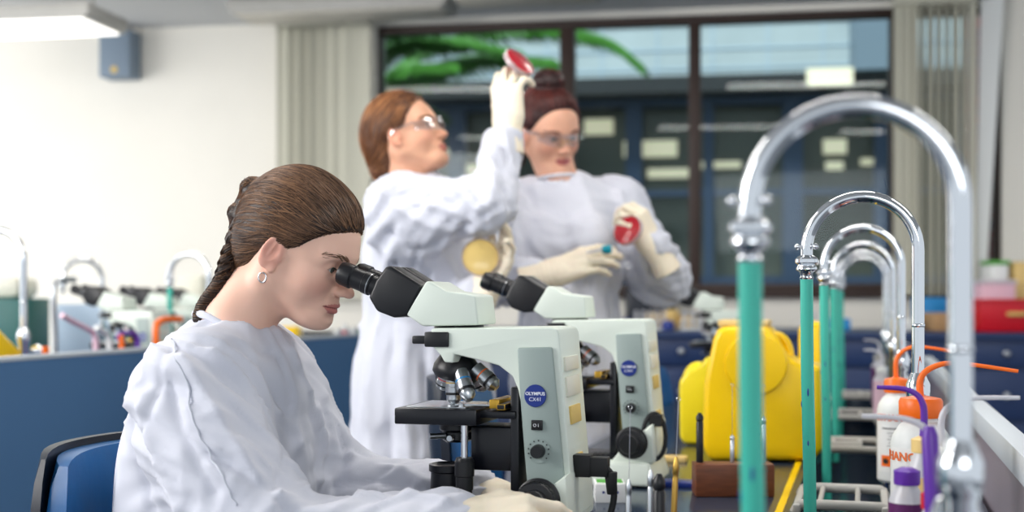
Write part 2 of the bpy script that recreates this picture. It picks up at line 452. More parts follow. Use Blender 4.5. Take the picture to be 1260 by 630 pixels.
# window: brown frame with mullions, three panes and a fourth behind the blind
b = WB()
fw = .045
b.bx(XL, XR, .03, .12, ZH - .04, ZH); b.bx(XL, XR, .03, .12, ZS, ZS + .05)
b.bx(XL, XL + .02, .03, .12, ZS, ZH); b.bx(wx(1226), XR, .03, .12, ZS, ZH)
for p0, p1 in ((688, 706), (847, 862), (1096, 1110)): b.bx(wx(p0), wx(p1), .02, .13, ZS + .05, ZH - .04)
win = wall_obj(b, 'window_1', 'brown_frame', bevel=.004)
for p0, p1 in ((466, 688), (706, 847), (862, 1096), (1110, 1226)):
    g = WB().bx(wx(p0), wx(p1), .07, .076, ZS + .05, ZH - .04); wall_obj(g, 'window_pane', 'window_glass', win, smooth=False)
b = WB().bx(XL, XR, -.05, .03, ZS - .03, ZS); wall_obj(b, 'window_sill', 'brown_frame', win, bevel=.004)
# vertical blinds
def blind(p0, p1, z0, tilt_list, label):
    x0, x1 = wx(p0), wx(p1)
    r = thing('vertical_blind', label, 'blind', (A0.x, A0.y, 0), WANG)
    WB().bx(x0, x1, -.14, -.08, CEIL - .05, CEIL - .002).build('headrail', 'blind_fabric', r, bevel=.004)
    n = len(tilt_list); sw = (x1 - x0) / n
    for i, t in enumerate(tilt_list):
        cx = x0 + sw * (i + .5); R = Matrix.Rotation(t, 3, 'Z')
        mb = MB(); z1 = CEIL - .05
        pts = []
        for k in range(5):
            q = (k / 4 - .5); pts.append(Vector((q * sw * 1.04, .012 * math.cos(q * math.pi), 0)))
        vs_ = []; 
        for zz in (z0, z1):
            for th in (0, .0016):
                for q in pts: vs_.append(R @ (q + Vector((0, th, 0))) + Vector((cx, -.11, zz)))
        fs = []
        for k in range(4):
            fs += [(k, k + 1, 11 + k, 10 + k), (5 + k + 1, 5 + k, 15 + k, 16 + k), (k + 1, k, 5 + k, 6 + k), (10 + k, 11 + k, 16 + k, 15 + k)]
        fs += [(0, 10, 15, 5), (4, 9, 19, 14)]
        mb.add(vs_, fs); mb.build('slat', 'blind_fabric', r)
    return r
blind(349, 431, 1.10, [.1, .5, .6, .5, .2, .15], 'cream vertical blind drawn back beside the left edge of the window')
blind(432, 461, 1.10, [.08], 'single wide cream blind slat flat against the left window jamb')
blind(1096, 1197, 1.12, [.05, .12, .3, .9, .7, .8, .9, .6, .7, .3], 'cream vertical blind covering the right end of the window')
# one slat hanging askew at the far right
r = thing('vertical_blind', 'white blind slat hanging askew in front of the red brick strip', 'blind', (A0.x, A0.y, 0), WANG)
b = MB(); xa, xb, xc, xd = wx(1196), wx(1212), wx(1204), wx(1232)
b.prism([(xa, 1.16), (xb - .01, 1.16), (xd, CEIL - .01), (xc, CEIL - .01)], -.075, -.07); b.build('slat', 'white_plastic', r)
b = WB().bx(wx(1205), wx(1230), -.085, -.06, CEIL - .02, CEIL - .002); b.build('clip', 'white_plastic', r)
# ceiling lights
def light_fixture(p0, p1, D, z0, dep, label, rods=False, glow='lamp_glow'):
    a = P((p0 + p1) / 2, HZ, D); L = (p1 - p0) / F * D
    r = thing('ceiling_light', label, 'light', (a.x, a.y, z0), WANG)
    h = .07
    MB().prism([(-L / 2, h), (-L / 2, .02), (-L / 2 + .02, 0), (L / 2 - .02, 0), (L / 2, .02), (L / 2, h)], -dep / 2, dep / 2).build('housing', 'grey_plastic', r, bevel=.004)
    MB().box((0, 0, -.004), (L - .08, dep - .04, .012)).build('diffuser', glow, r, bevel=.003)
    if z0 + h < CEIL - .02:
        for sx in (-1, 1): MB().cyl((sx * L * .42, 0, h), (sx * L * .42, 0, CEIL - z0), .006).build('rod', 'grey_plastic', r)
M['lamp_dim'] = mat('lamp_dim', srgb(205, 200, 188), rough=.5)
light_fixture(285, 560, 7.0, 2.63, .30, 'long flat ceiling light above the left part of the window', glow='lamp_dim')
light_fixture(552, 741, 6.62, 2.63, .28, 'short flat ceiling light nearest the middle of the window', glow='lamp_dim')
light_fixture(-110, 142, 6.45, 2.44, .42, 'white light box hanging over the left wall', glow='lamp_glow')
# wall speaker
xs0, xs1 = wx(138), wx(175); r = thing('wall_speaker', 'blue grey wall speaker high on the white wall', 'speaker', (A0.x, A0.y, 0), WANG)
zs0, zs1 = wz(155, 100), wz(155, 43)
MB().box(((xs0 + xs1) / 2, -.09, (zs0 + zs1) / 2), (xs1 - xs0, .15, zs1 - zs0)).build('speaker_case', 'speaker_blue', r, bevel=.006)
MB().cyl(((xs0 + xs1) / 2, -.164, zs0 + .04), ((xs0 + xs1) / 2, -.170, zs0 + .04), .02).build('speaker_badge', 'label_yellow', r)
MB().box(((xs0 + xs1) / 2, -.008, zs1 + .01), (.04, .014, .06)).build('bracket', 'grey_plastic', r)
MB().cyl((xs1 - .01, -.01, zs1 - .02), (xs1 - .01, -.01, CEIL - .005), .004).build('cable', 'grey_plastic', r)

# ------------------------------------------------------------ outside: building across a court, fern fronds
K = 1.75
r = thing('building', 'pale concrete building with blue window frames seen through the window', 'building', (A0.x, A0.y, 0), WANG)
def fy(k): return 0
yo = (P(700, HZ, Dw(700, K)) - A0); W3 = Vector((-Wd.y, Wd.x, 0)); FY = yo.dot(W3)   # distance of the facade plane from the wall
def fx(px):      # x on facade plane for a pixel
    p = (px - 630) / F; d = Vector((p * CT - ST, p * ST + CT, 0)); t = (FY - (Vector((0, 0, 0)) - A0).dot(W3)) / d.dot(W3)
    return (d * t - Vector((A0.x, A0.y, 0))).dot(Wd), t
def fq(px, py): x, t = fx(px); return x, CAMZ - (py - HZ) / F * t
def fbox(mb, p0, q0, p1, q1, y0, y1):
    xa, za = fq(p0, q0); xb, zb = fq(p1, q1); pm = (p0 + p1) / 2
    za = fq(pm, q0)[1]; zb = fq(pm, q1)[1]; mb.box(((xa + xb) / 2, FY + (y0 + y1) / 2, (za + zb) / 2), (abs(xb - xa), abs(y1 - y0), abs(zb - za)))
b = MB(); fbox(b, 150, -60, 1700, 100, 0, .5)
b.build('concrete_wall', 'concrete', r)
b = MB()
for q in (-5, 28, 58, 82):
    fbox(b, 150, q, 1700, q + 1.5, -.008, .0)
for i, p in enumerate(range(400, 1400, 68)): fbox(b, p, -60, p + 1.5, 100, -.008, 0)
b.build('joint_line', 'pale_blue', r)
b = MB(); fbox(b, 150, 98, 1700, 118, -.35, .1); b.build('eave', 'facade_dark', r)
b = MB(); fbox(b, 150, 118, 1700, 430, .25, .4); b.build('glazing', 'facade_glass', r)
b = MB(); fbox(b, 150, 420, 1700, 900, -.1, .4); b.build('lower_wall', 'facade_dark', r)
b = MB(); fbox(b, 1045, 20, 1120, 96, -.5, 0); b.build('downpipe_box', 'speaker_blue', r)
for p0, p1 in ((450, 462), (552, 572), (660, 690), (770, 790), (866, 878), (963, 988), (1076, 1098), (1180, 1200)):
    b = MB(); fbox(b, p0, 118, p1, 425, -.02, .1); b.build('window_frame', 'facade_frame', r)
for q0, q1 in ((118, 128), (233, 240), (340, 352)):
    b = MB(); fbox(b, 150, q0, 1700, q1, -.01, .09); b.build('window_frame', 'facade_frame', r)
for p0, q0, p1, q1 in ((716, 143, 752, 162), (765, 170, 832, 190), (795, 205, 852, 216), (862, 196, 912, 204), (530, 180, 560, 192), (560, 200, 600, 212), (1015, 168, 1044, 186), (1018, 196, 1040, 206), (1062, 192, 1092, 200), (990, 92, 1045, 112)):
    b = MB(); fbox(b, p0, q0, p1, q1, .2 if q0 > 118 else -.37, .26 if q0 > 118 else -.34); b.build('reflection_strip', 'reflection_glow', r)  # glowing blocks standing in for ceiling lights reflected in the glass
# brick pier
b = WB(); xb0 = wx(1200, 1.2); b.bx(wx(1200, 1.2), wx(1245, 1.2), 1.4, 1.7, 0, 3.2)
o = wall_obj(b, 'trim_1', None, kind='structure', smooth=False) if False else None
bm_ = bpy.data.materials.new('brickwork'); bm_.use_nodes = True; nt = bm_.node_tree; br = nt.nodes.new('ShaderNodeTexBrick')
br.inputs['Color1'].default_value = (*srgb(150, 66, 62), 1); br.inputs['Color2'].default_value = (*srgb(96, 60, 78), 1); br.inputs['Mortar'].default_value = (*srgb(150, 140, 135), 1)
br.inputs['Scale'].default_value = 4.5; tc = nt.nodes.new('ShaderNodeTexCoord'); mp = nt.nodes.new('ShaderNodeMapping'); mp.inputs['Rotation'].default_value = (math.pi / 2, 0, 0)
nt.links.new(tc.outputs['Object'], mp.inputs['Vector']); nt.links.new(mp.outputs['Vector'], br.inputs['Vector']); nt.links.new(br.outputs['Color'], nt.nodes['Principled BSDF'].inputs['Base Color']); M['brickwork'] = bm_
b = WB(); b.bx(wx(1195, 1.12), wx(1260, 1.12), .6, 1.0, 0, 3.2)
o = b.build('brick_pier', 'brickwork', smooth=False); o.location = (A0.x, A0.y, 0); o.rotation_euler = (0, 0, WANG)
tag(o, 'red brick pier outside the far right end of the window', 'brick pier')
# fern: arching fronds with leaflets
fern = thing('fern', 'green fern with arching fronds outside the left windows', 'plant', P(430, 420, 9.3).to_tuple())
fern.location.z = 0
MB().cyl(P(440, 520, 9.3), P(440, 120, 9.3), .09, .07).build('trunk', 'brown_frame', fern, world=True)
def frond(pts, wid, m='leaf'):
    mb = MB(); S = spline(pts, 26); mb.tube(S, [max(.002, .008 * (1 - i / len(S))) for i in range(len(S))], seg=6)
    n = len(S)
    for i in range(3, n - 1):
        t = (S[i + 1] - S[i - 1]).normalized(); q = i / n; L = wid * (math.sin(min(1, q * 1.35) * math.pi * .62) + .12) * (1 - q * .55)
        side = t.cross(Vector((0, 0, 1))).normalized()
        for sg in (-1, 1):
            dr = (side * sg * .75 + t * .55 + Vector((0, 0, -.55 - .2 * random.random()))).normalized()
            up = t * .014; a = S[i]; e = a + dr * L; m_ = a + dr * L * .5 + Vector((0, 0, L * .1))
            th = dr.cross(up).normalized() * .0012
            mb.add([a - up + th, a + up + th, m_ + up * 1.2 + th, e + th, m_ - up * 1.2 + th, a - up - th, a + up - th, m_ + up * 1.2 - th, e - th, m_ - up * 1.2 - th],
                   [(0, 1, 2, 3, 4), (9, 8, 7, 6, 5), (0, 4, 9, 5), (4, 3, 8, 9), (3, 2, 7, 8), (2, 1, 6, 7), (1, 0, 5, 6)])
    mb.build('frond', m, fern, world=True, smooth=False)
c0 = P(440, 125, 9.3)
frond([c0, P(500, 92, 9.2), P(580, 68, 9.1), P(680, 72, 9.0)], .34)
frond([c0, P(520, 60, 9.5), P(640, 30, 9.4), P(740, 44, 9.2), P(790, 78, 9.1)], .30)
frond([c0, P(470, 60, 9.2), P(540, 45, 9.0), P(640, 62, 8.9)], .30)
frond([c0, P(455, 40, 9.0), P(520, 20, 8.8), P(600, 30, 8.7)], .34)
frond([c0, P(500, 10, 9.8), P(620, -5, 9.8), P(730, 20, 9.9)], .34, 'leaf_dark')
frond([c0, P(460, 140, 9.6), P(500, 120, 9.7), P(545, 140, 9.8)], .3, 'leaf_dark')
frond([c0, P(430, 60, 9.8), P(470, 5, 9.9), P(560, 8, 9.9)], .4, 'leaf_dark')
frond([c0, P(470, 110, 9.0), P(500, 82, 8.8), P(560, 78, 8.7)], .3)
b = MB().box((0, 0, -.01), (16, 5, .02)); o = b.build('trim_2', 'leaf_dark', smooth=False); o['kind'] = 'structure'; o.name = 'floor_outside'
o.location = (A0.x + 1 + W3.x * 2.75, A0.y + W3.y * 2.75 + .0, -.0); o.rotation_euler = (0, 0, WANG)
# ------------------------------------------------------------ bench
BZ = .75; BE = -.635             # bench surface height and the edge on the people's side
b = MB().box(((BE - .115) / 2, 2.85, BZ - .015), (-.115 - BE, 4.3, .03)); bench = b.build('lab_bench', 'bench_dark', bevel=.004)
tag(bench, 'dark glossy laboratory bench top the microscopes stand on', 'bench')
MB().box((BE + .02, 2.85, BZ - .055), (.03, 4.3, .05)).build('front_rail', 'cabinet_blue', bench)
for y in (1.0, 2.2, 3.4, 4.8):
    MB().box((-.34, y, .36), (.44, .03, .715)).build('support_panel', 'panel_blue', bench)
# ------------------------------------------------------------ microscope
SX0, SV = -.49, 1.75
def S(px, py, vv=0.0):
    p = Pv(px, py, SV + vv); return (p.x - SX0, p.z - BZ)
def make_scope(label):
    r = thing('microscope', label, 'microscope')
    n = -.058                                                    # near side
    def poly(L, vv=n): return [S(a, c, vv) for a, c in L]
    # stand: arm, column and base in one casting
    arm = MB()
    L = poly([(528, 407), (531, 404), (676, 403), (684, 405), (687, 412), (694, 500), (706, 640), (650, 640), (645, 560), (640, 500), (636, 480), (629, 463), (612, 450), (590, 444), (557, 436), (556, 447), (545, 446), (540, 437), (529, 425)])
    arm.prism(L, -.052, .072)
    arm.build('stand', 'scope_white', r, bevel=.005, bseg=3)
    bx0, bx1 = S(513, 0)[0], S(715, 0, 0)[0] + .006
    bs = MB(); zt = .048
    out = [(bx0, -.075), (bx0, .075), (bx0 + .16, .095), (bx1 + .0, .095), (bx1, -.095), (bx0 + .16, -.095)]
    vs_ = [(x, y, .004) for x, y in out] + [(x + (.006 if x < 0 else -.012), y * .96, zt) for x, y in out]
    k = 6; bs.add(vs_, [tuple(range(k)), tuple(range(2 * k - 1, k - 1, -1))] + [(i, i + k, (i + 1) % k + k, (i + 1) % k) for i in range(k)])
    base = bs.build('base', 'scope_white', r, bevel=.007, bseg=3)
    for sx in (bx0 + .03, bx1 - .03):
        for sy in (-.06, .06): MB().cyl((sx, sy, 0), (sx, sy, .006), .012).build('foot', 'black_rubber', base)
    # sloping side cheeks low on the column
    ck = MB(); ck.prism([(S(645, 0)[0], .046), (bx1 - .004, .046), (bx1 - .008, .12), (S(665, 0)[0], .075)], -.083, .083); ck.build('column_foot', 'scope_white', r, bevel=.006)
    # grey side panels with switch and dial
    for sg, nm in ((-1, 'near'), (1, 'far')):
        sp = MB(); LL = [S(a, c, -.058) for a, c in ((636, 428), (679, 427), (683, 470), (699, 640), (652, 640), (645, 560), (639, 480))]
        y0, y1 = (sg * .050, sg * .058) if sg > 0 else (-.058, -.050)
        sp.prism(LL, min(y0, y1), max(y0, y1)); pn = sp.build('side_panel', 'scope_grey', r, bevel=.003)
        if sg > 0: continue
        Y = -.0585
        x, z = S(659, 487, -.058)
        MB().lathe([(.0152, 0), (.0152, .0012), (.0145, .0018)], (x, Y, z), (0, -1, 0), 32).build('badge', 'badge_blue', r)
        t = MB(); put_text(t, 'OLYMPUS', .0062, (x, Y - .0020, z + .0028), (1, 0, 0), (0, 0, 1), bold=.00015)
        put_text(t, 'CX41', .0072, (x, Y - .0020, z - .0048), (1, 0, 0), (0, 0, 1)); t.build('badge_lettering', 'ink_white', r, smooth=False)
        x, z = S(661, 523, -.058); q = MB().box((x, Y - .001, z), (.0155, .004, .0135)).build('switch', 'black_plastic', r, bevel=.001)
        q = MB().box((x, Y - .004, z), (.011, .004, .009), Matrix.Rotation(.12, 3, 'Z')).build('switch_rocker', 'black_rubber', q, bevel=.0006)
        t = MB(); put_text(t, 'O I', .006, (x, Y - .0068, z), (1, 0, 0), (0, 0, 1)); t.build('switch_marks', 'ink_white', r, smooth=False)
        x, z = S(663, 555, -.058); MB().lathe([(.0165, 0), (.0165, .0008)], (x, Y, z), (0, -1, 0), 32).build('dial_ring', 'scope_grey', r)
        t = MB()
        for a in range(-40, 221, 26):
            ca, sa = math.cos(math.radians(a)), math.sin(math.radians(a)); t.box((x + .0142 * ca, Y - .0012, z + .0142 * sa), (.0018, .0006, .0018))
        t.build('dial_marks', 'ink_dark', r, smooth=False)
        MB().lathe([(.0095, 0), (.0095, .004), (.0088, .013), (.008, .015)], (x, Y, z), (0, -1, 0), 24).build('light_dial', 'black_plastic', r)
    # coarse and fine focus knobs, both sides
    x, z = S(661, 617, -.09)
    for sg in (-1, 1):
        kb = MB().lathe([(.030, 0), (.030, .004), (.0265, .006), (.0265, .021), (.025, .023), (.018, .024), (.018, .036), (.0165, .038)], (x, sg * .082, z), (0, sg, 0), 40).build('focus_knob', 'black_plastic', r)
        g = MB()
        for a in range(40):
            c_, s_ = math.cos(a * math.pi / 20), math.sin(a * math.pi / 20); g.box((x + .0268 * c_, sg * .096, z + .0268 * s_), (.0013, .013, .0013), Matrix.Rotation(-a * math.pi / 20, 3, 'Y'))
        g.build('grip_ridges', 'black_rubber', kb, smooth=False)
    # back face fittings
    xb = S(705, 500, -.058)[0]
    for (py0, py1, mm, ya, yb, nm) in ((438, 455, 'scope_back', -.04, .04, 'back_cover'), (462, 486, 'scope_back', -.04, .04, 'back_cover'), (498, 520, 'label_yellow', -.03, .03, 'rating_label'), (557, 570, 'label_yellow', -.02, .02, 'rating_label')):
        z0, z1 = S(705, py1, 0)[1], S(705, py0, 0)[1]; xx = S(687 + (py0 - 405) * .085, 0, -.058)[0] - .003
        MB().box((xx + .0035, (ya + yb) / 2, (z0 + z1) / 2), (.006, yb - ya, z1 - z0), Matrix.Rotation(-.085, 3, 'Y')).build(nm, mm, r, bevel=.001)
    # black lock block under the head
    x0, z0 = S(515, 426, -.03); x1, z1 = S(556, 408, -.03)
    MB().box(((x0 + x1) / 2 + .010, 0, (z0 + z1) / 2), (x1 - x0 - .014, .112, z1 - z0)).build('head_clamp', 'black_plastic', r, bevel=.002)
    MB().box((x0 + .008, -.04, (z0 + z1) / 2 - .001), (.022, .02, .011)).build('clamp_lever', 'black_plastic', r, bevel=.002)
    xh, zh = S(565, 404, 0); MB().cyl((xh, 0, zh - .004), (xh, 0, zh + .008), .036, .034).build('head_collar', 'black_plastic', r)
    # binocular head
    hd = MB(); hd.prism(poly([(499, 387), (520, 401.5), (589, 400), (585, 364), (578, 362), (549, 358), (529, 346), (524, 346)], -.045), -.045, .045)
    hd.build('head', 'scope_white', r, bevel=.004, bseg=3)
    bk = MB(); bk.prism(poly([(453, 366), (463, 383), (484, 391), (501, 389), (519, 352), (514, 348), (481, 327), (474, 328), (462, 345)], -.046), -.046, -.004)
    bk.prism(poly([(453, 366), (463, 383), (484, 391), (501, 389), (519, 352), (514, 348), (481, 327), (474, 328), (462, 345)], -.046), .004, .046)
    bk.prism(poly([(470, 368), (484, 388), (501, 387), (516, 352), (496, 341)], -.04), -.02, .02)
    bk.build('binocular_body', 'black_plastic', r, bevel=.006, bseg=3)
    a = S(468, 354, -.025); e = S(421, 335, -.025); ax = Vector((e[0] - a[0], 0, e[1] - a[1])); Ln = ax.length
    for sy in (-.031, .031):
        o = (a[0], sy, a[1])
        ep = MB().lathe([(.0145, 0), (.0145, .010), (.0160, .011), (.0160, .022), (.0150, .023), (.0150, Ln - .022), (.0172, Ln - .020), (.0172, Ln - .006), (.0150, Ln), (.0115, Ln + .001), (.0108, Ln - .004)], o, ax, 36).build('eyepiece', 'black_plastic', r)
        MB().lathe([(.0163, .013), (.0163, .0142)], o, ax, 36).build('eyepiece_ring', 'steel', ep)
        MB().lathe([(.0105, Ln - .006), (.0105, Ln - .004)], o, ax, 24).build('eyepiece_lens', 'glass_lens', ep)
    # nosepiece and objectives
    xn, zn = S(562, 453, 0)
    np_ = MB().lathe([(.020, .02), (.027, .014), (.033, .0), (.033, -.010), (.028, -.016), (.012, -.018)][::-1], (xn, 0, zn), (.25, 0, 1), 36).build('nosepiece', 'black_plastic', r)
    tip = Vector((*S(563, 494, 0), 0)); tip = Vector((tip.x, 0, tip.y))
    def objective(a, dirv, L, m2='black_plastic', ring='label_yellow'):
        ob = MB().use('steel').lathe([(.0112, 0), (.0112, L * .45), (.0122, L * .46), (.0122, L * .62)], a, dirv, 24)
        ob.use(m2).lathe([(.0122, L * .62), (.0122, L * .70)], a, dirv, 24)
        ob.use('steel').lathe([(.0108, L * .70), (.0108, L * .85), (.005, L)], a, dirv, 24)
        ob.use(ring).lathe([(.0115, L * .30), (.0115, L * .34)], a, dirv, 24)
        return ob.build('objective', None, r)
    objective((xn - .004, 0, zn - .006), (.0, 0, -1), .045)
    objective((xn + .012, -.02, zn - .004), (.42, -.42, -.85), .046, ring='sky_blue')
    objective((xn + .03, -.006, zn + .000), (.75, -.15, -.6), .042, ring='orange_plastic')
    objective((xn + .015, .022, zn - .004), (.42, .45, -.8), .036, ring='green')
    objective((xn - .018, .012, zn - .008), (-.35, .3, -.9), .026, ring='red_plastic')
    # stage
    xs0, zt = S(485, 502, -.07); xs1, _ = S(586, 500, -.07); xs2, _ = S(641, 500, 0)
    MB().box(((xs0 + xs1) / 2, 0, zt - .011), (xs1 - xs0, .14, .022)).build('stage', 'black_metal', r, bevel=.002)
    MB().box(((xs1 + xs2) / 2, 0, zt - .008), (xs2 - xs1 + .01, .10, .010)).build('stage_carrier', 'black_metal', r, bevel=.002)
    MB().box((xs0 + .055, 0, zt + .0008), (.085, .11, .0016)).build('stage_plate', 'steel', r, bevel=.0004)
    MB().box((xs1 - .02, 0, zt + .003), (.05, .028, .0014)).build('glass_slide', 'dish_clear', r)
    ho = MB().use('amber').box((xs1 + .018, .0, zt + .006), (.014, .09, .012)).use('black_metal').box((xs1 + .03, -.0, zt + .003), (.012, .11, .008)); ho.build('slide_holder', None, r, bevel=.001)
    sc = MB(); sc.cyl((xs1 - .03, -.04, zt), (xs1 - .03, -.04, zt + .006), .004); sc.box((xs1 - .015, -.037, zt + .004), (.05, .006, .002)); sc.build('slide_clip', 'steel', r)
    # focus block behind the stage
    xa, za = S(589, 522, 0); xb2, zb = S(648, 576, 0)
    MB().box(((xa + xb2) / 2, 0, (za + zb) / 2), (xb2 - xa, .075, za - zb)).build('focus_block', 'black_metal', r, bevel=.002)
    MB().box((xb2 - .006, 0, .14), (.012, .085, .18)).build('guide_rail', 'black_metal', r, bevel=.002)
    # condenser
    xc, zc = S(563, 524, 0)
    cn = MB().lathe([(.010, .024), (.021, .022), (.026, .012), (.026, 0), (.022, -.004), (.022, -.014), (.016, -.018)][::-1], (xc, 0, zc - .004), (0, 0, 1), 32).build('condenser', 'black_metal', r)
    MB().use('steel').cyl((xc - .012, -.02, zc - .012), (xc - .03, -.035, zc - .012), .004).cyl((xc + .0, -.026, zc - .014), (xc + .0, -.038, zc - .014), .004).build('centring_screw', None, r)
    # stage drive shaft and knobs
    xk, zk = S(570.5, 523, -.062)
    _, z1 = S(570, 567, -.062); _, z2 = S(570, 586, -.062); _, z3 = S(570, 603, -.062); _, z4 = S(570, 620, -.062)
    MB().cyl((xk, -.058, z1), (xk, -.058, zt - .02), .0048).build('drive_shaft', 'chrome', r)
    k1 = MB().lathe([(.0115, z1 + .004), (.0125, z1), (.0135, z1 - .001), (.0135, z2), (.0120, z2 - .001), (.0120, z3)][::-1], (xk, -.058, 0), (0, 0, 1), 32).build('stage_knob', 'black_plastic', r)
    k2 = MB().lathe([(.0105, z3), (.0105, z4), (.0095, z4 - .002)][::-1], (xk, -.058, 0), (0, 0, 1), 32).build('stage_knob', 'black_rubber', r)
    # lamp collector on the base
    xl, zl = S(553, 604, 0); _, zl2 = S(553, 570, 0)
    MB().lathe([(.036, .048), (.036, .056), (.028, .060), (.026, zl2 - .012), (.029, zl2 - .010), (.029, zl2 - .001), (.025, zl2), (.020, zl2 - .004)], (xl, 0, 0), (0, 0, 1), 36).build('lamp_collector', 'black_metal', r)
    bp = MB().box((xl + .05, 0, .051), (.19, .11, .008)); 
    bp.build('base_plate', 'black_metal', r, bevel=.002)
    v = MB()
    for i in range(6): v.box((xl + .068 + i * .010, -.03, .0556), (.004, .03, .002))
    v.build('vent_slots', 'ink_dark', r, smooth=False)
    return r
scope = make_scope('white microscope the seated person in front looks into, nearest one')
scope.location = (SX0, SV, BZ)
# mains plug and lead of the nearest microscope
xb_, zb_ = S(707, 572, -.02); o0 = Vector((SX0 + xb_, SV - .02, BZ + zb_))
pl = MB().box(o0 + Vector((.012, 0, 0)), (.024, .024, .03)); pl.box(o0 + Vector((.034, 0, -.001)), (.026, .022, .026))
pl.tube(spline([o0 + Vector((.04, 0, 0)), o0 + Vector((.052, 0, -.014)), o0 + Vector((.054, 0, -.045)), o0 + Vector((.045, -.004, -.085)), o0 + Vector((.046, .01, -.11)), o0 + Vector((.06, .04, -.125))]), .0046)
pl.lathe([(.009, 0), (.0065, .03)], o0 + Vector((.050, 0, -.008)), (.05, 0, -1), 14)
tag(pl.build('power_lead', 'black_rubber', bevel=.003), 'black plug and lead in the back of the nearest microscope', 'power lead')
for v_, lab in ((2.467, 'second microscope in the row, behind the nearest one, unattended'), (4.60, 'farthest microscope on the bench, behind the yellow containers')):
    s2 = dup(scope, (SX0 + (.035 if v_ > 4 else 0), v_, BZ), label=lab, group='microscopes along the bench')
scope['group'] = 'microscopes along the bench'
# ------------------------------------------------------------ people: head, hands, bodies, clothes
def head_field(g, neck=None, lid=0.3, smile=0.0, ears=True):
    # local frame: +X face, +Z up, +Y the person's left; metres
    g.un(g.ell((-.016, 0, .030), (.094, .073, .084)), .01)
    g.un(g.ell((.020, 0, .020), (.065, .062, .060)), .03)
    g.un(g.ell((.030, 0, -.034), (.050, .053, .072)), .03)
    for s in (-1, 1):
        g.un(g.cap((-.002, s * .052, -.050), (.056, s * .018, -.094), .013, .014), .03)
        g.un(g.cap((-.006, s * .056, -.010), (-.002, s * .052, -.052), .014, .012), .03)
        g.un(g.ell((.048, s * .036, -.032), (.026, .024, .026)), .025)
        g.un(g.cap((.076, s * .010, .017), (.064, s * .044, .016), .009, .008), .018)
    g.un(g.ell((.070, 0, -.093), (.019, .023, .017)), .022)
    g.un(g.ell((.066, 0, -.064), (.024, .027, .024)), .018)
    g.un(g.ell((.052, 0, -.100), (.03, .03, .012)), .02)
    for s in (-1, 1):
        g.sub(g.ell((.086, s * .031, -.001), (.017, .017, .0115)), .014)
        g.un(g.ell((.0665, s * .031, -.002), (.0125, .0150, .0125)), .006)
    # nose
    g.un(g.cap((.078, 0, .014), (.098, 0, -.032), .0065, .0078), .011)
    g.un(g.ell((.1015, 0, -.0345), (.0085, .0090, .0080)), .008)
    for s in (-1, 1): g.un(g.ell((.091, s * .0105, -.038), (.0095, .0068, .0070)), .006)
    for s in (-1, 1): g.sub(g.ell((.0955, s * .0062, -.0455), (.0055, .0032, .0040)), .003)
    # lips
    for s in (-1, 1):
        cx, cz = .0765, -.0675 + smile * .006; yy = s * (.0225 + smile * .003)
        g.un(g.cap((.0895, s * .003, -.0615), (cx, yy, cz), .0048, .0022), .006)
        g.un(g.cap((.0875, 0, -.0735), (cx, yy, cz - .0005), .0062, .0020), .006)
    for s in (-1, 1):
        g.sub(g.cap((.0955, 0, -.0670), (.0800, s * (.0235 + smile * .003), -.0675 + smile * .006), .0013), .003)
    g.sub(g.cap((.096, 0, -.050), (.095, 0, -.056), .0020), .006)
    g.sub(g.cap((.092, -.012, -.0835), (.092, .012, -.0835), .004), .010)
    if neck is not None:
        g.un(g.cap((-.030, 0, -.050), neck, .051, .055), .022)
        mid = (np.array((-.03, 0, -.05)) + np.array(neck)) / 2
        for s in (-1, 1): g.un(g.cap((-.02, s * .052, -.040), (np.array(neck) + np.array((.035, s * .010, .0))), .012, .012), .025)
    if ears:
        for s in (-1, 1):
            R = Matrix.Rotation(s * -.45, 4, 'Z') @ Matrix.Rotation(.18, 4, 'Y')
            c = (-.002, s * .0790, -.010)
            g.un(g.ell(c, (.0185, .0060, .0300), R), .003)
            g.sub(g.ell((c[0] + .001, c[1] + s * .0065, c[2] + .006), (.0120, .0056, .0190), R), .002)
            g.un(g.cap((.010, s * .0740, -.016), (.010, s * .0745, -.008), .0046, .0036), .003)
            g.un(g.cap((.000, s * .0800, .006), (-.006, s * .0815, -.018), .0020, .0020), .003)
            g.un(g.ell((.004, s * .0765, -.034), (.0075, .0045, .0090)), .004)
    return g
def head_tint(V, base, lips, blush, brow=None, browc=(.1, .06, .04), scalp=None):
    T = np.tile(np.array(base), (len(V), 1)); x, y, z = V.T; ay = np.abs(y)
    def mixin(w_, c):
        w_ = np.clip(w_, 0, 1)[:, None]; return T * (1 - w_) + np.array(c) * w_
    w_ = np.exp(-(((x - .06) / .03) ** 2 + ((ay - .042) / .018) ** 2 + ((z + .034) / .02) ** 2)); T = mixin(.45 * w_, blush)
    w_ = np.exp(-(((x - .100) / .012) ** 2 + (y / .014) ** 2 + ((z + .036) / .012) ** 2)); T = mixin(.35 * w_, blush)
    w_ = np.clip((ay - .072) / .004, 0, 1) * np.exp(-((z + .01) / .03) ** 4) * np.exp(-((x + .002) / .022) ** 4) * .5; T = mixin(w_, blush)
    zl = -.0672; half = .0225
    e = np.sqrt(np.clip(1 - (ay / half) ** 2, 0, 1)); inl = (x > .068) * (z < zl + .0085 * e) * (z > zl - .0120 * e) * (ay < half)
    T = mixin(inl * .85, lips)
    w_ = (x > .075) * (np.abs(z - zl) < .0012) * (ay < half); T = mixin(w_ * .7, np.array(lips) * .35)
    w_ = np.exp(-(((ay - .031) / .017) ** 2 + ((z - .004) / .009) ** 2)) * (x > .05); T = mixin(w_ * .25, np.array(blush) * .6)
    return T
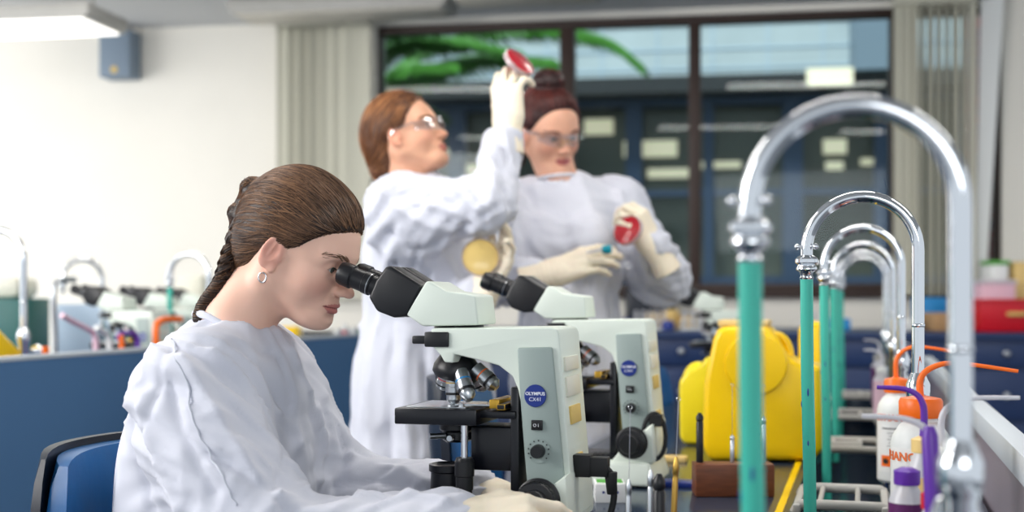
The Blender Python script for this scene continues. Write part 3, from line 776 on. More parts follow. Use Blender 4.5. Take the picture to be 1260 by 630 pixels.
def mat_head(loc, yaw, pitch, roll, sc=1.0):    # yaw about Z from bench +X, pitch > 0 looks down
    R = Matrix.Rotation(yaw, 4, 'Z') @ Matrix.Rotation(pitch, 4, 'Y') @ Matrix.Rotation(roll, 4, 'X')
    return Matrix.Translation(loc) @ R @ Matrix.Scale(sc, 4)
def xf(Mx, V): Mx = np.array(Mx); return V @ Mx[:3, :3].T + Mx[:3, 3]
WARP = [1.0, 1.0, 1.0]
def warp(V):
    V = np.array(V, float); x, z = V[..., 0], V[..., 2]
    V[..., 0] = np.where(x < 0, x * WARP[0], x); V[..., 2] = np.where(z < 0, z * WARP[1], z * WARP[2]); return V
def hxf(Hm, V): return xf(Hm, warp(V))
def project_to(fn, Pn, it=4, off=0.0):
    e = .0012
    for _ in range(it):
        d = fn(Pn) - off
        n = np.stack([fn(Pn + np.eye(3)[i] * e) - fn(Pn - np.eye(3)[i] * e) for i in range(3)], 1)
        n /= np.linalg.norm(n, axis=1)[:, None] + 1e-9
        Pn = Pn - n * d[:, None]
    return Pn, n
def strands_mesh(paths, r, tints, taper=.35):      # paths (n, k, 3)
    n, k, _ = paths.shape; T = np.gradient(paths, axis=1); T /= np.linalg.norm(T, axis=2)[:, :, None] + 1e-9
    up = np.array((.31, .22, .92)); X = np.cross(T, up); X /= np.linalg.norm(X, axis=2)[:, :, None] + 1e-9; Y = np.cross(T, X)
    q = np.linspace(0, 1, k); rr = (r if np.ndim(r) else np.full(n, r))[:, None] * (taper + (1 - taper) * np.sin(np.pi * np.clip(q * .9 + .08, 0, 1)))[None]
    V = np.stack([paths + (X * math.cos(a) + Y * math.sin(a)) * rr[:, :, None] for a in (0, 2.094, 4.189)], 2)   # n,k,3,3
    V = V.reshape(-1, 3); i = np.arange(n)[:, None, None] * k * 3 + np.arange(k - 1)[None, :, None] * 3; s = np.arange(3)[None, None]
    s2 = (s + 1) % 3; Fq = np.stack([i + s, i + s2, i + 3 + s2, i + 3 + s], -1).reshape(-1, 4)
    return V, Fq, np.repeat(tints, k * 3, axis=0)
HLZ = [-.12, -.09, -.06, -.03, -.012, 0, .015, .03, .045, .06, .075, .088, .13]
def hairline_default(z): return np.interp(z, HLZ, [-.062, -.050, -.040, -.028, -.018, .012, .030, .040, .052, .064, .076, .092, .14])
def make_person(name, label, Hm, neck_l, tone, hair, hair_base, hairline=hairline_default, res=.0022, infl=.013, gather=None, nstr=900, strand_r=.0009,
                hair_cols=((.1, .06, .04), (.2, .12, .07)), extra_hair=None, smile=0, body=None, iris=True, look=(0, 0), lid=.3, ky=1.0):
    base, lips, blush = tone
    g = G((-.15, -.11, -.26), (.13, .11, .135), res); head_field(g, neck_l, smile=smile)
    for s in (-1, 1):    # eye openings
        g.sub(g.ell((.0810, s * .031, -.002 + look[1]), (.0095, .0118, lid * .011)), .0018)
    V, Fq = g.mesh(); V = smoothV(V, Fq, 1, .4)
    T = head_tint(V, base, lips, blush)
    V = hxf(Hm, V)
    if body is not None:
        Vb, Fb = body; Fq = np.concatenate([Fq, Fb + len(V)]); V = np.concatenate([V, Vb]); T = np.concatenate([T, np.tile(np.array(base), (len(Vb), 1))])
    root = np_obj(name, V, Fq, 'skin', tint=T); tag(root, label, 'person')
    for s in (-1, 1):
        e = MB().use('eye_white').ball((0, 0, 0), .0118)
        dirv = Vector((1, look[0], look[1] * 10)).normalized()
        e.use('iris').lathe([(.0001, .0123), (.0056, .0112), (.0058, .0098)][::-1], (0, 0, 0), dirv, 20).use('black_rubber').lathe([(.0024, .0121), (.0024, .0126)], (0, 0, 0), dirv, 16)
        e.v = [tuple(Hm @ (Vector(v) + Vector((.0660, s * .031, -.002)))) for v in e.v]; e.build('eye', None, root)
        # brow and lashes of fine hairs
        def on_face(p): 
            q = G(pts=p); head_field(q, None, ears=False); return q.d
        nb = 60; t = np.linspace(0, 1, nb) + rng.rand(nb) * .02
        st = np.stack([np.full(nb, .085) - .022 * t ** 2, s * (.012 + .034 * t), .0165 + .0065 * np.sin(t * 2.3) - .003 * t + rng.randn(nb) * .0012], 1)
        dv = np.stack([np.full(nb, -.1), s * np.full(nb, .9), .45 - .8 * t], 1); dv /= np.linalg.norm(dv, axis=1)[:, None]
        ks = np.linspace(0, .009, 4); pa = st[:, None] + dv[:, None] * ks[None, :, None]
        pp, _ = project_to(on_face, pa.reshape(-1, 3), 3, .0004); pa = pp.reshape(nb, 4, 3)
        Vs, Fs, Ts = strands_mesh(pa, .00042, np.tile(np.array(hair_cols[0]) * .6 + np.array(hair_cols[1]) * .4, (nb, 1)))
        np_obj('eyebrow', hxf(Hm, Vs), Fs, hair, root, Ts)
        nb = 22; t = np.linspace(-1, 1, nb); zz = -.002 + look[1] + lid * .011 * np.sqrt(1 - t ** 2 * .95)
        st = np.stack([.0785 - .006 * t ** 2, s * (.031 + .0125 * t), zz], 1)
        pa = st[:, None] + np.stack([np.linspace(0, .005, 4), np.zeros(4), -.002 * np.linspace(0, 1, 4) ** .7], 1)[None] + np.stack([np.zeros(nb), s * t * .3, np.zeros(nb)], 1)[:, None] * np.linspace(0, .008, 4)[None, :, None]
        Vs, Fs, Ts = strands_mesh(pa, .0003, np.tile(np.array((.02, .012, .01)), (nb, 1))); np_obj('eyelashes', hxf(Hm, Vs), Fs, hair, root, Ts)
    # hair volume over the skull
    def hair_fn(p, grid=None):
        q = grid if grid is not None else G(pts=p)
        q.un(q.ell((-.016, 0, .030), (.094, .073, .084)), .01); q.un(q.ell((.020, 0, .020), (.065, .062, .060)), .03)
        q.un(q.ell((-.055, 0, -.035), (.045, .050, .055)), .03); q.un(q.ell((.030, 0, -.034), (.050, .053, .072)), .03)
        x = q.X - hairline(q.Z); tt_ = np.clip(-x / .075, 0, 1); q.d = q.d - .0016 - infl * tt_ * (2 - tt_)
        if extra_hair: extra_hair(q)
        q.inter(x * .62, .004); return q.d
    g = G((-.22, -.13, -.26), (.12, .13, .19), .0032); hair_fn(None, g); V, Fq = g.mesh(); V = smoothV(V, Fq, 1)
    hb = np_obj('hair', hxf(Hm, V), Fq, hair_base, root)
    if gather is not None:
        edge = np.abs(V[:, 0] - hairline(V[:, 2]) + .010) < .012
        ok = np.where((V[:, 2] > -.14))[0]; oe = np.where(edge & (V[:, 2] > -.14))[0]; ne = nstr // 3
        sel = np.concatenate([rng.choice(ok, nstr - ne), rng.choice(oe, ne)]); st = V[sel] + rng.randn(nstr, 3) * .0006
        def skin_fn(p): q = G(pts=p); q.un(q.ell((-.016, 0, .030), (.094, .073, .084)), .01); q.un(q.ell((.020, 0, .020), (.065, .062, .060)), .03); q.un(q.ell((.030, 0, -.034), (.050, .053, .072)), .03); return q.d
        K_ = 13; paths = np.zeros((nstr, K_, 3)); cur = st.copy(); tgt = gather(st); seglen = rng.uniform(.05, .11, nstr) / K_
        wob = rng.randn(nstr, 3) * .08
        d = tgt - cur; d /= np.linalg.norm(d, axis=1)[:, None]
        isE = np.arange(nstr) >= nstr - ne
        for k in range(1, K_):
            paths[:, k] = cur; d = tgt - cur; L = np.linalg.norm(d, axis=1)[:, None]; d = d / (L + 1e-6) + wob
            cur = cur + d * np.minimum(seglen[:, None], L * .5)
            cur, _ = project_to(hair_fn, cur, 1, .0006)
        paths[:, 0] = paths[:, 1] - (paths[:, 2] - paths[:, 1]) * .5
        paths[:, :, :] += (rng.rand(nstr)[:, None, None] * .0010) * 1.0
        a = rng.rand(nstr, 1) ** 1.6; tint = np.array(hair_cols[0]) * (1 - a) + np.array(hair_cols[1]) * a
        Vs, Fs, Ts = strands_mesh(paths, rng.uniform(.5, 1.3, nstr) * strand_r, tint, .2); np_obj('hair_strands', hxf(Hm, Vs), Fs, hair, root, Ts)
    return root
# ---- hands
def finger_chain(base, yaw, curl, lens, L0=None):
    d = Matrix.Rotation(yaw, 3, 'Z') @ Vector((1, 0, 0)); ax = Matrix.Rotation(yaw, 3, 'Z') @ Vector((0, 1, 0)); p = Vector(base); out = [p.copy()]; a = 0
    for l, c in zip(lens, curl):
        a += c; p = p + (Matrix.Rotation(a, 3, ax) @ d) * l; out.append(p.copy())
    return out
def hand_mesh(curls, spread=(.12, .03, -.05, -.14), thumb=((.030, .030, -.010), (.058, .050, -.022), (.082, .056, -.030), (.100, .052, -.038)), h=.0017, fat=1.0, cuff=.07, left=False):
    g = G((-.13, -.085, -.125), (.215, .095, .105), h)
    mcp = [(.092, .031, 0), (.096, .0100, .003), (.091, -.0110, .001), (.083, -.0300, -.004)]
    L = [(.042, .025, .020), (.047, .029, .021), (.043, .027, .020), (.034, .020, .018)]
    R = [.0098, .0100, .0094, .0084]
    for i, m_ in enumerate(mcp):
        g.un(g.cap((.004, m_[1] * .55, -.002), m_, .0155, .0125 if i < 3 else .0115), .012)
        g.un(g.cap((.02, m_[1] * .8, -.010), (m_[0] - .012, m_[1], -.008), .0125, .0095), .012)
    g.un(g.ell((.03, .022, -.012), (.026, .014, .014)), .014); g.un(g.ell((.03, -.022, -.010), (.028, .012, .013)), .014)
    for i in range(4):
        ch = finger_chain(mcp[i], spread[i], curls[i], L[i]); f = G.__new__(G); f.X, f.Y, f.Z = g.X, g.Y, g.Z; f.d = np.full(g.X.shape, 9., np.float32)
        rr = [R[i] * 1.06, R[i], R[i] * .93, R[i] * .80]
        for k in range(3): f.un(f.cap(ch[k], ch[k + 1], rr[k] * fat, rr[k + 1] * fat), .003)
        g.un(f.d, .0035)
    rr = [.0155, .0130, .0112, .0092]
    for k in range(3): g.un(g.cap(thumb[k], thumb[k + 1], rr[k] * fat, rr[k + 1] * fat), .006)
    g.un(g.cap((-.01, 0, 0), (.02, 0, -.002), .021, .024), .02)
    for s in (-1, 1): g.un(g.cap((-.06, s * .010, 0), (.01, s * .012, -.001), .0245, .019), .02)
    if cuff:
        g.un(g.cap((-cuff, 0, 0), (-.02, 0, 0), .036, .029), .012)
        g.sub((g.X + cuff + .0) * 1.0 if False else g.cap((-cuff - .04, 0, 0), (-cuff + .012, 0, 0), .0315), .002)
        g.inter(-(g.X + cuff), .002)
        # rolled rim
        rim = np.sqrt((np.sqrt(g.Y ** 2 + g.Z ** 2) - .0345) ** 2 + (g.X + cuff) ** 2) - .0022; g.un(rim, .002)
    V, Fq = g.mesh(); V = smoothV(V, Fq, 1, .4)
    N_ = vnormals(V, Fq)
    wr = np.exp(-((V[:, 0] + .025) / .035) ** 2)      # latex wrinkles at the wrist
    V = V + N_ * (wr * .0005 * np.sin(V[:, 0] * 480 + 5 * noise3(V * 34)))[:, None] + N_ * (noise3(V * np.array((60, 120, 120))) * .0005)[:, None]
    if left: V = V * np.array((1, -1, 1)); Fq = Fq[:, ::-1]
    return V, Fq
def hand_mat(wrist, fdir, back):      # back = direction the back of the hand faces
    x = Vector(fdir).normalized(); z = Vector(back); z = (z - x * z.dot(x)).normalized(); y = z.cross(x)
    m_ = Matrix((x, y, z)).transposed().to_4x4(); m_.translation = Vector(wrist); return m_
# ---- cloth
def snap(V, pts):          # photo points -> nearest visible point of the cloth
    px, py, D = proj(V); out = []
    for (a, b_) in pts:
        d2 = (px - a) ** 2 + (py - b_) ** 2; r2 = max(20.0, d2.min() * 1.5 + 4); c = np.where(d2 < r2)[0]; out.append(V[c[np.argmin(D[c])]])
    return np.array(out)
def seg_dist(V, A, B):
    d = B - A; t = np.clip(((V - A) @ d) / (d @ d + 1e-12), 0, 1); return np.linalg.norm(V - A - t[:, None] * d, axis=1)
def polydist(V, Q):
    r = np.full(len(V), 9.)
    for i in range(len(Q) - 1): r = np.minimum(r, seg_dist(V, Q[i], Q[i + 1]))
    return r
def cloth(name, g, parent, creases, seams=(), limbs=(), amp=.006, fs=22., m='cloth_gown', seed=0., sub=False, holes=None):
    V, Fq = g.mesh(); V = smoothV(V, Fq, 2, .5); N_ = vnormals(V, Fq)
    # loose folds running along each limb
    disp = np.zeros(len(V)); wsum = np.zeros(len(V)) + 1e-6
    for (a, b_, fa, tw) in limbs:
        a = np.array(a, float); b_ = np.array(b_, float); d = b_ - a; L = np.linalg.norm(d); d /= L
        u = np.cross(d, (0.1, .2, .97)); u /= np.linalg.norm(u); v = np.cross(d, u); r = V - a; t = r @ d; ang = np.arctan2(r @ v, r @ u)
        w_ = np.exp(-(seg_dist(V, a, b_) / .09) ** 2); q = np.stack([np.cos(ang + tw * t / L) * 1.5, np.sin(ang + tw * t / L) * 1.5, t / L * 1.3], 1) * fa + seed
        n_ = noise3(q); n2 = noise3(q * 2.1 + 7)
        disp += w_ * ((1 - np.abs(n_) * 2.6) * .9 + .55 * (1 - np.abs(n2) * 2.6)); wsum += w_
    V2 = V + N_ * (amp * disp / wsum)[:, None]
    for (pts, wd, am) in creases:
        Q = np.array([tuple(p) for p in spline(snap(V, pts), 5)]); r = polydist(V, Q) / wd
        V2 = V2 + N_ * (am * 1.75 * (np.exp(-1.5 * r) - .42 * np.exp(-(r / 2.1) ** 2)))[:, None]
    V2 = V2 + N_ * (noise3(V * 16 + seed) * .0020 + (.5 - np.abs(noise3(V * np.array((26, 26, 14)) + seed))) * .0032)[:, None]
    V2 = smoothV(V2, Fq, 1, .35)
    if holes is not None: Fq = Fq[~holes(V2[Fq].mean(1))]
    o = np_obj(name, V2, Fq, m, parent)
    N2 = vnormals(V2, Fq)
    for k, pts in enumerate(seams):
        Q = spline(snap(V2, pts), 10); Qn = []
        for p in Q:
            i = np.argmin(np.linalg.norm(V2 - np.array(p), axis=1)); Qn.append(V2[i] + N2[i] * .0004)
        Qn = np.array(Qn); Qn[1:-1] = (Qn[:-2] + Qn[1:-1] * 2 + Qn[2:]) / 4
        MB().tube([tuple(p) for p in Qn], .0016, seg=6).build('seam', 'cloth_seam', parent, world=True)
    return o, V2
TONE1 = (srgb(242, 196, 174), srgb(196, 112, 108), srgb(226, 140, 122))
TONE2 = (srgb(222, 168, 138), srgb(196, 110, 100), srgb(214, 130, 106))
TONE3 = (srgb(216, 164, 138), srgb(176, 82, 88), srgb(206, 122, 104))
def vadd(a, *b):
    r = Vector(a)
    for q in b: r = r + Vector(q)
    return r
def limb_body(segs, h=.009, k=.03):     # coarse hidden body under clothes
    A = np.array([list(s[0]) for s in segs] + [list(s[1]) for s in segs]); r = max(max(s[2], s[3]) for s in segs) + .02
    g = G(A.min(0) - r, A.max(0) + r, h)
    for a, b_, ra, rb in segs: g.un(g.cap(a, b_, ra, rb), k)
    return g.mesh()

# =========================== seated person at the nearest microscope
WARP[:] = [.88, .86, .99]
Hm = mat_head((0, 0, 0), 0.0, .40, 0.0, .97)
Hc = Pv(411, 331, 1.722) - (Hm @ Vector((.078, -.031, 0))); Hm = Matrix.Translation(Hc) @ Hm
shM = P(288, 462, 1.88)
nS = shM + Vector((0, -.130, -.022)); fS = shM + Vector((.0, .115, -.012))
nE = P(332, 690, 1.66); nW = P(560, 652, 1.68)
fE = P(412, 608, 2.02); fW = P(580, 612, 1.94)
pel = Vector((-.95, 1.72, .56)); chest = Vector((-.905, 1.715, .86))
hipN, hipF = pel + Vector((.03, -.09, 0)), pel + Vector((.03, .09, 0))
knN, knF = Vector((-.60, 1.58, .56)), Vector((-.60, 1.84, .56)); anN, anF = Vector((-.66, 1.58, .10)), Vector((-.66, 1.84, .10))
neckw = P(281, 412, 1.88); neck_l = np.array(Hm.inverted() @ neckw)
seg = [(shM, chest, .07, .10), (chest, pel, .10, .12), (nS, nE, .040, .034), (nE, nW, .034, .024), (fS, fE, .040, .034), (fE, fW, .034, .024), (nS, fS, .04, .04),
       (hipN, knN, .075, .05), (hipF, knF, .075, .05), (knN, anN, .048, .035), (knF, anF, .048, .035), (shM, neckw, .05, .05)]
def xh1(z): return np.interp(z, HLZ, [-.066, -.060, -.046, -.034, -.024, .012, .032, .044, .058, .080, .094, .105, .14])
def hair1(q):
    # swelling of the plait down the back of the head
    for i in range(7):
        a = 1.25 + i * .22; r = .100
        q.un(q.ell((-.020 - .100 * math.sin(a), (.008 if i % 2 else -.008), .028 + .098 * math.cos(a)), (.018, .030, .017)), .012)
def gather1(p):
    x, y, z = p.T; tz = np.clip(z * .75 - .022 + .04 * (x > .02), -.13, .085); th = np.arccos(np.clip((tz - .028) / .1, -1, 1))
    return np.stack([-.022 - .108 * np.sin(th), y * .08, tz], 1)
girl = make_person('person', 'seated person in a white gown with a brown plait, looking into the nearest microscope', Hm, neck_l, TONE1, 'hair_brown', 'hair_base', xh1,
                   res=.0019, infl=.010, gather=gather1, nstr=7500, strand_r=.0007, hair_cols=(srgb(74, 52, 39), srgb(146, 108, 78)), extra_hair=hair1, body=limb_body(seg), look=(0, -.0010), lid=.42)
# plait: three strands, from the nape over the collar
pb = [P(300, 275, 1.90), P(286, 315, 1.89), P(276, 345, 1.88), P(266, 360, 1.87), P(256, 372, 1.865), P(249, 384, 1.86), P(246, 394, 1.86)]
S_ = spline(pb, 14); n_ = len(S_)
for k in range(3):
    pts, rs = [], []
    for i, p in enumerate(S_):
        t = (S_[min(i + 1, n_ - 1)] - S_[max(i - 1, 0)]).normalized(); sd = Vector((0, 1, 0)); nn = t.cross(sd).normalized(); ph = i * .42 + k * 2.094
        A_ = .0115 * (1 - .35 * i / n_); pts.append(p + sd * math.sin(ph) * A_ + nn * math.sin(2 * ph) * A_ * .5); rs.append(.0105 * (1 - .45 * i / n_) * (1 if i < n_ - 2 else .7))
    MB().tube(pts, rs, seg=12).build('plait_strand', 'hair_base', girl, world=True)
    Pt = np.array([tuple(p) for p in pts]); nst = 150; ang = rng.rand(nst) * 6.28; paths = []
    for q in range(nst):
        i0 = rng.randint(0, len(Pt) - 20); idx_ = np.arange(i0, i0 + 20); T_ = np.gradient(Pt[idx_], axis=0); T_ /= np.linalg.norm(T_, axis=1)[:, None]
        X_ = np.cross(T_, (0, 1, .1)); X_ /= np.linalg.norm(X_, axis=1)[:, None]; Y_ = np.cross(T_, X_); a_ = ang[q] + np.linspace(0, .8, 20)
        paths.append(Pt[idx_] + (X_ * np.cos(a_)[:, None] + Y_ * np.sin(a_)[:, None]) * (np.array(rs)[idx_] + .0003)[:, None])
    a = rng.rand(nst, 1) ** 1.6; tint = np.array(srgb(46, 32, 24)) * (1 - a) + np.array(srgb(120, 86, 60)) * a
    Vs, Fs, Ts = strands_mesh(np.array(paths), .0008, tint, .2); np_obj('hair_strands', Vs, Fs, 'hair_brown', girl, Ts)
e0 = Hm @ Vector((-.004, -.077, -.044)); MB().tube([e0 + Vector((math.sin(a) * .006, .0, math.cos(a) * .007 - .004)) for a in np.linspace(0, 6.0, 18)], .0011, seg=8).build('earring', 'steel', girl, world=True)
# gown
A = np.array([list(p) for p in (nS, fS, nE, nW, fE, fW, pel, chest, knN, knF)])
g = G(A.min(0) - .17, A.max(0) + np.array((.12, .14, .12)), .0055)
g.un(g.ell(chest + Vector((0, 0, .03)), (.118, .155, .19), Matrix.Rotation(-.2, 4, 'Y').inverted()), .01)
g.un(g.cap(chest + Vector((0, 0, -.05)), pel, .128, .155), .06)
g.un(g.cap(shM + Vector((-.010, -.07, -.01)), shM + Vector((-.010, .07, -.01)), .068), .05)
g.un(g.cap(shM + Vector((-.015, 0, .0)), neckw + Vector((0, 0, -.02)), .070, .056), .03)
g.un(g.cap(nS, nE, .074, .080), .05); g.un(g.cap(nE, nW, .072, .048), .03)
g.un(g.cap(fS, fE, .064, .068), .05); g.un(g.cap(fE, fW, .062, .044), .03)
for a, b_ in ((hipN, knN), (hipF, knF)): g.un(g.cap(a, b_ - Vector((.03, 0, 0)), .12, .10), .06)
nd = (Hm @ Vector((-.030, 0, -.045)) - neckw).normalized()
g.sub(g.cap(neckw + nd * .012, neckw + nd * .12, .052, .056), .006)
cre1 = [([(226, 440), (262, 500), (300, 560), (340, 625)], .020, .010), ([(205, 470), (222, 530), (262, 600)], .018, -.010), ([(175, 500), (200, 570), (225, 628)], .018, .010),
        ([(160, 530), (172, 580), (190, 625)], .014, -.008), ([(330, 520), (352, 560), (338, 600)], .014, -.011), ([(345, 505), (368, 545), (375, 600)], .014, .010), ([(300, 540), (330, 575), (345, 612)], .012, .008),
        ([(390, 500), (402, 545), (392, 590)], .012, .009), ([(412, 520), (425, 560), (412, 600)], .012, -.009), ([(430, 560), (480, 575), (525, 592)], .012, .008), ([(415, 595), (470, 592), (520, 604)], .012, -.009),
        ([(440, 610), (500, 608), (555, 618)], .010, .008), ([(245, 400), (300, 425), (335, 432)], .010, -.004), ([(262, 430), (300, 470), (330, 520)], .016, .007), ([(285, 425), (335, 470), (352, 505)], .014, -.006),
        ([(355, 430), (380, 480), (392, 520)], .012, .007), ([(345, 440), (362, 500)], .01, -.006), ([(150, 500), (190, 480), (230, 500)], .014, .006), ([(255, 560), (300, 580), (350, 628)], .014, -.008),
        ([(190, 425), (168, 465), (150, 520)], .014, .006), ([(205, 430), (188, 480), (182, 540)], .012, -.006)]
gown, gv = cloth('gown', g, girl, cre1, [[(207, 415), (216, 450), (238, 520), (266, 575), (290, 622)]],
      [(nS, nE, 1.3, 2.2), (nE, nW, 1.5, 2.5), (fS, fE, 1.3, 2.), (fE, fW, 1.5, 3.), (shM, pel, .9, .6)], amp=.0075, seed=3.1)
cr = [neckw + nd * .001 + (Matrix.Rotation(a, 3, nd) @ ortho(nd)[0]) * .0555 for a in np.linspace(0, 2 * math.pi, 40, endpoint=False)]
MB().tube(cr, .0055, seg=10, closed=True).build('neckband', 'cloth_gown', girl, world=True)
def glove(parent, wrist, fd, back, left=False, nm='latex_glove', sc=1.0, **k):
    V, Fq = hand_mesh(left=left, **k); mm = hand_mat(wrist, fd, back) @ Matrix.Scale(sc, 4); o = np_obj(nm, xf(mm, V), Fq, 'latex', parent); return o, mm
knob = Vector((SX0 + S(661, 612, -.09)[0], SV - .105, BZ + S(661, 612, -.09)[1]))
cb = ((.55, .5, .35), (.65, .55, .4), (.75, .6, .45), (.85, .6, .5))
glove(girl, P(558, 646, 1.665), (1, .02, .05), (-.05, -.75, .62), curls=((.55, .6, .35), (.65, .65, .4), (.75, .7, .4), (.8, .7, .5)), thumb=((.030, .030, -.008), (.056, .046, -.014), (.080, .044, -.018), (.100, .036, -.024)), cuff=.045)
glove(girl, P(598, 610, 1.94), (1, -.15, .02), (.05, .35, .93), left=True, curls=cb, cuff=.06)
for s_, k_, a_ in ((-1, knN, anN), (1, knF, anF)):
    h_ = hipN if s_ < 0 else hipF
    gg = G(np.minimum(np.minimum(h_, k_), a_) - .13, np.maximum(np.maximum(h_, k_), a_) + .13, .010); gg.un(gg.cap(h_, k_, .09, .068), .01); gg.un(gg.cap(k_, a_, .062, .055), .03)
    V, Fq = gg.mesh(); np_obj('trouser_leg', V, Fq, 'trousers', girl)
    MB().ball(a_ + Vector((.06, 0, -.055)), (.13, .045, .045)).build('shoe', 'shoe', girl, world=True)
# =========================== standing person raising a red dish
WARP[:] = [.95, .92, 1.0]
def standing(feet_u, feet_v, hipc, half=.085, ang=0.0):
    c, s = math.cos(ang), math.sin(ang); out = []
    for q in (-1, 1):
        o = Vector((-s * q * half, c * q * half, 0)); hp = Vector(hipc) + o; ft = Vector((feet_u, feet_v, .08)) + o * 1.1; kn = (hp + ft) / 2 + Vector((c * .02, s * .02, 0))
        out.append((hp, kn, ft))
    return out
def legs(parent, L, ang):
    for hp, kn, ft in L:
        gg = G(np.minimum(hp, ft) - .12, np.maximum(hp, ft) + .12, .012); gg.un(gg.cap(hp, kn, .085, .062), .01); gg.un(gg.cap(kn, ft, .062, .055), .02)
        V, Fq = gg.mesh(); np_obj('trouser_leg', V, Fq, 'trousers', parent)
        d = Vector((math.cos(ang), math.sin(ang), 0)); s = MB(); s.ball((0, 0, 0), (.13, .045, .042)); R = Matrix.Rotation(ang, 3, 'Z')
        s.v = [tuple(R @ Vector(v) + Vector((ft.x, ft.y, .043)) + d * .05) for v in s.v]; s.build('shoe', 'shoe', parent, world=True)
def goggles(parent, Hm, wid=.068):
    mb = MB(); top, bot = [], []
    n = 28; ys = np.linspace(-wid, wid, n); vs_, fs = [], []
    for th in (0, .0018):
        for y in ys:
            q = abs(y) / wid; x = .108 - .055 * q ** 2.2 + th
            up = .017 - .005 * q; dn = -.024 * (1 - .55 * q ** 2) + (.012 * math.exp(-(y / .012) ** 2))
            vs_ += [(x - .004, y, up), (x, y, (up + dn) / 2), (x - .005, y, dn)]
    m3 = 3 * n
    for i in range(n - 1):
        for k in (0, 1):
            a = i * 3 + k; fs += [(a, a + 3, a + 4, a + 1), (m3 + a, m3 + a + 1, m3 + a + 4, m3 + a + 3)]
        a = i * 3; fs += [(a, m3 + a, m3 + a + 3, a + 3), (a + 2, a + 5, m3 + a + 5, m3 + a + 2)]
    fs += [(0, 1, m3 + 1, m3), (1, 2, m3 + 2, m3 + 1), (m3 - 3, 2 * m3 - 3, 2 * m3 - 2, m3 - 2), (m3 - 2, 2 * m3 - 2, 2 * m3 - 1, m3 - 1)]
    lens = MB(); lens.add([tuple(Hm @ Vector(tuple(warp(v)))) for v in vs_], fs)
    r = lens.build('safety_glasses', 'goggle_clear', parent, world=True, label='clear wraparound safety glasses')
    for s in (-1, 1):
        a = MB(); pts = [(.054, s * wid, .010), (.030, s * (wid + .010), .008), (.002, s * (wid + .016), .004), (-.020, s * (wid + .014), -.008)]
        S4 = [Vector(tuple(warp(p))) for p in spline(pts, 5)]
        for i in range(len(S4) - 1):
            p, q = S4[i], S4[i + 1]; t = Vector((0, s * .0016, 0)); u = Vector((0, 0, .0045 - .002 * i / len(S4)))
            a.add([Hm @ (w_) for w_ in (p - u, p + u, q + u, q - u, p - u + t, p + u + t, q + u + t, q - u + t)], [(0, 1, 2, 3), (7, 6, 5, 4), (0, 4, 5, 1), (1, 5, 6, 2), (2, 6, 7, 3), (3, 7, 4, 0)])
        a.build('temple_arm', 'goggle_clear', r, world=True)
def petri(name, c, nrm, r, agar, label, lid=True, cat='petri dish'):
    c = Vector(c); t = thing(name, label, cat, c)
    X, Y, Z = ortho(nrm)
    def lw(prof, nm, m): 
        b = MB(); b.lathe([(a, h) for a, h in prof], (0, 0, 0), Z, 40); b.build(nm, m, t)
    lw([(r * .93, -.003), (r * .95, -.002), (r * .95, .005), (r * .93, .0055)], 'agar', agar)
    MB().lathe([(r * .97, -.006), (r, -.005), (r, .008), (r * .975, .0085), (r * .97, .006), (r * .97, -.004)], (0, 0, 0), Z, 40, cap=False).build('dish_wall', 'dish_clear', t)
    return t
# left woman, facing bench +X, head turned up
D1 = 3.3
Hm2 = mat_head((0, 0, 0), -.05, -.33, 0, .98)
Hm2 = Matrix.Translation(P(527, 153, 3.27) - (Hm2 @ Vector((.078, -.031, 0)))) @ Hm2
nk2 = P(508, 226, 3.33); nk2l = np.array(Hm2.inverted() @ nk2)
Rs, Re, Rw = P(492, 258, 3.20), P(600, 254, 3.08), P(620, 170, 3.16)
Ls, Le, Lw = P(534, 262, 3.52), P(562, 385, 3.30), P(588, 362, 3.14)
sm2 = (Rs + Ls) / 2; ch2 = P(522, 330, 3.36); pv2 = P(520, 470, 3.38)
L2 = standing(pv2.x, pv2.y, (pv2.x, pv2.y, pv2.z), ang=.2)
seg = [(sm2, ch2, .08, .10), (ch2, pv2, .10, .12), (Rs, Re, .040, .033), (Re, Rw, .033, .024), (Ls, Le, .04, .033), (Le, Lw, .033, .024), (Rs, Ls, .045, .045), (sm2, nk2, .06, .052)] + [(a, b_, .08, .055) for a, b_, c_ in L2] + [(b_, c_, .055, .04) for a, b_, c_ in L2]
def xh2(z): return np.interp(z, HLZ, [-.066, -.060, -.046, -.034, -.020, .010, .030, .040, .050, .060, .070, .084, .13])
def hair2(q):
    q.un(q.ell((-.085, 0, .00), (.040, .058, .060)), .03); q.un(q.ell((-.100, 0, -.050), (.028, .036, .040)), .02)
    q.un(q.cap((-.100, -.01, -.07), (-.095, -.012, -.135), .022, .010), .02)
def gather2(p): return np.stack([np.full(len(p), -.11), p[:, 1] * .2, np.full(len(p), -.05)], 1)
w2 = make_person('person', 'standing person with auburn hair in a white gown, holding a red dish up high', Hm2, nk2l, TONE2, 'hair_auburn', 'hair_auburn_base', xh2,
                 res=.0026, infl=.011, gather=gather2, nstr=2600, strand_r=.0012, hair_cols=(srgb(96, 56, 34), srgb(178, 122, 76)), extra_hair=hair2, smile=1, body=limb_body(seg, .012), look=(0, .002), lid=.6)
goggles(w2, Hm2)
A = np.array([list(p) for p in (Rs, Re, Rw, Ls, Le, Lw, ch2, pv2)]); lo = A.min(0) - .19; hi = A.max(0) + .17; lo[2] = .40
g = G(lo, hi, .0088)
g.un(g.ell(ch2 + Vector((-.01, 0, .05)), (.125, .165, .19)), .02); g.un(g.cap(ch2, pv2, .135, .165), .06)
hem2 = Vector((pv2.x + .0, pv2.y, .46)); g.un(g.cap(pv2, hem2, .165, .205), .06)
g.un(g.cap(Rs, Ls, .075), .05); g.un(g.cap(sm2, nk2 + Vector((0, 0, -.02)), .085, .060), .04)
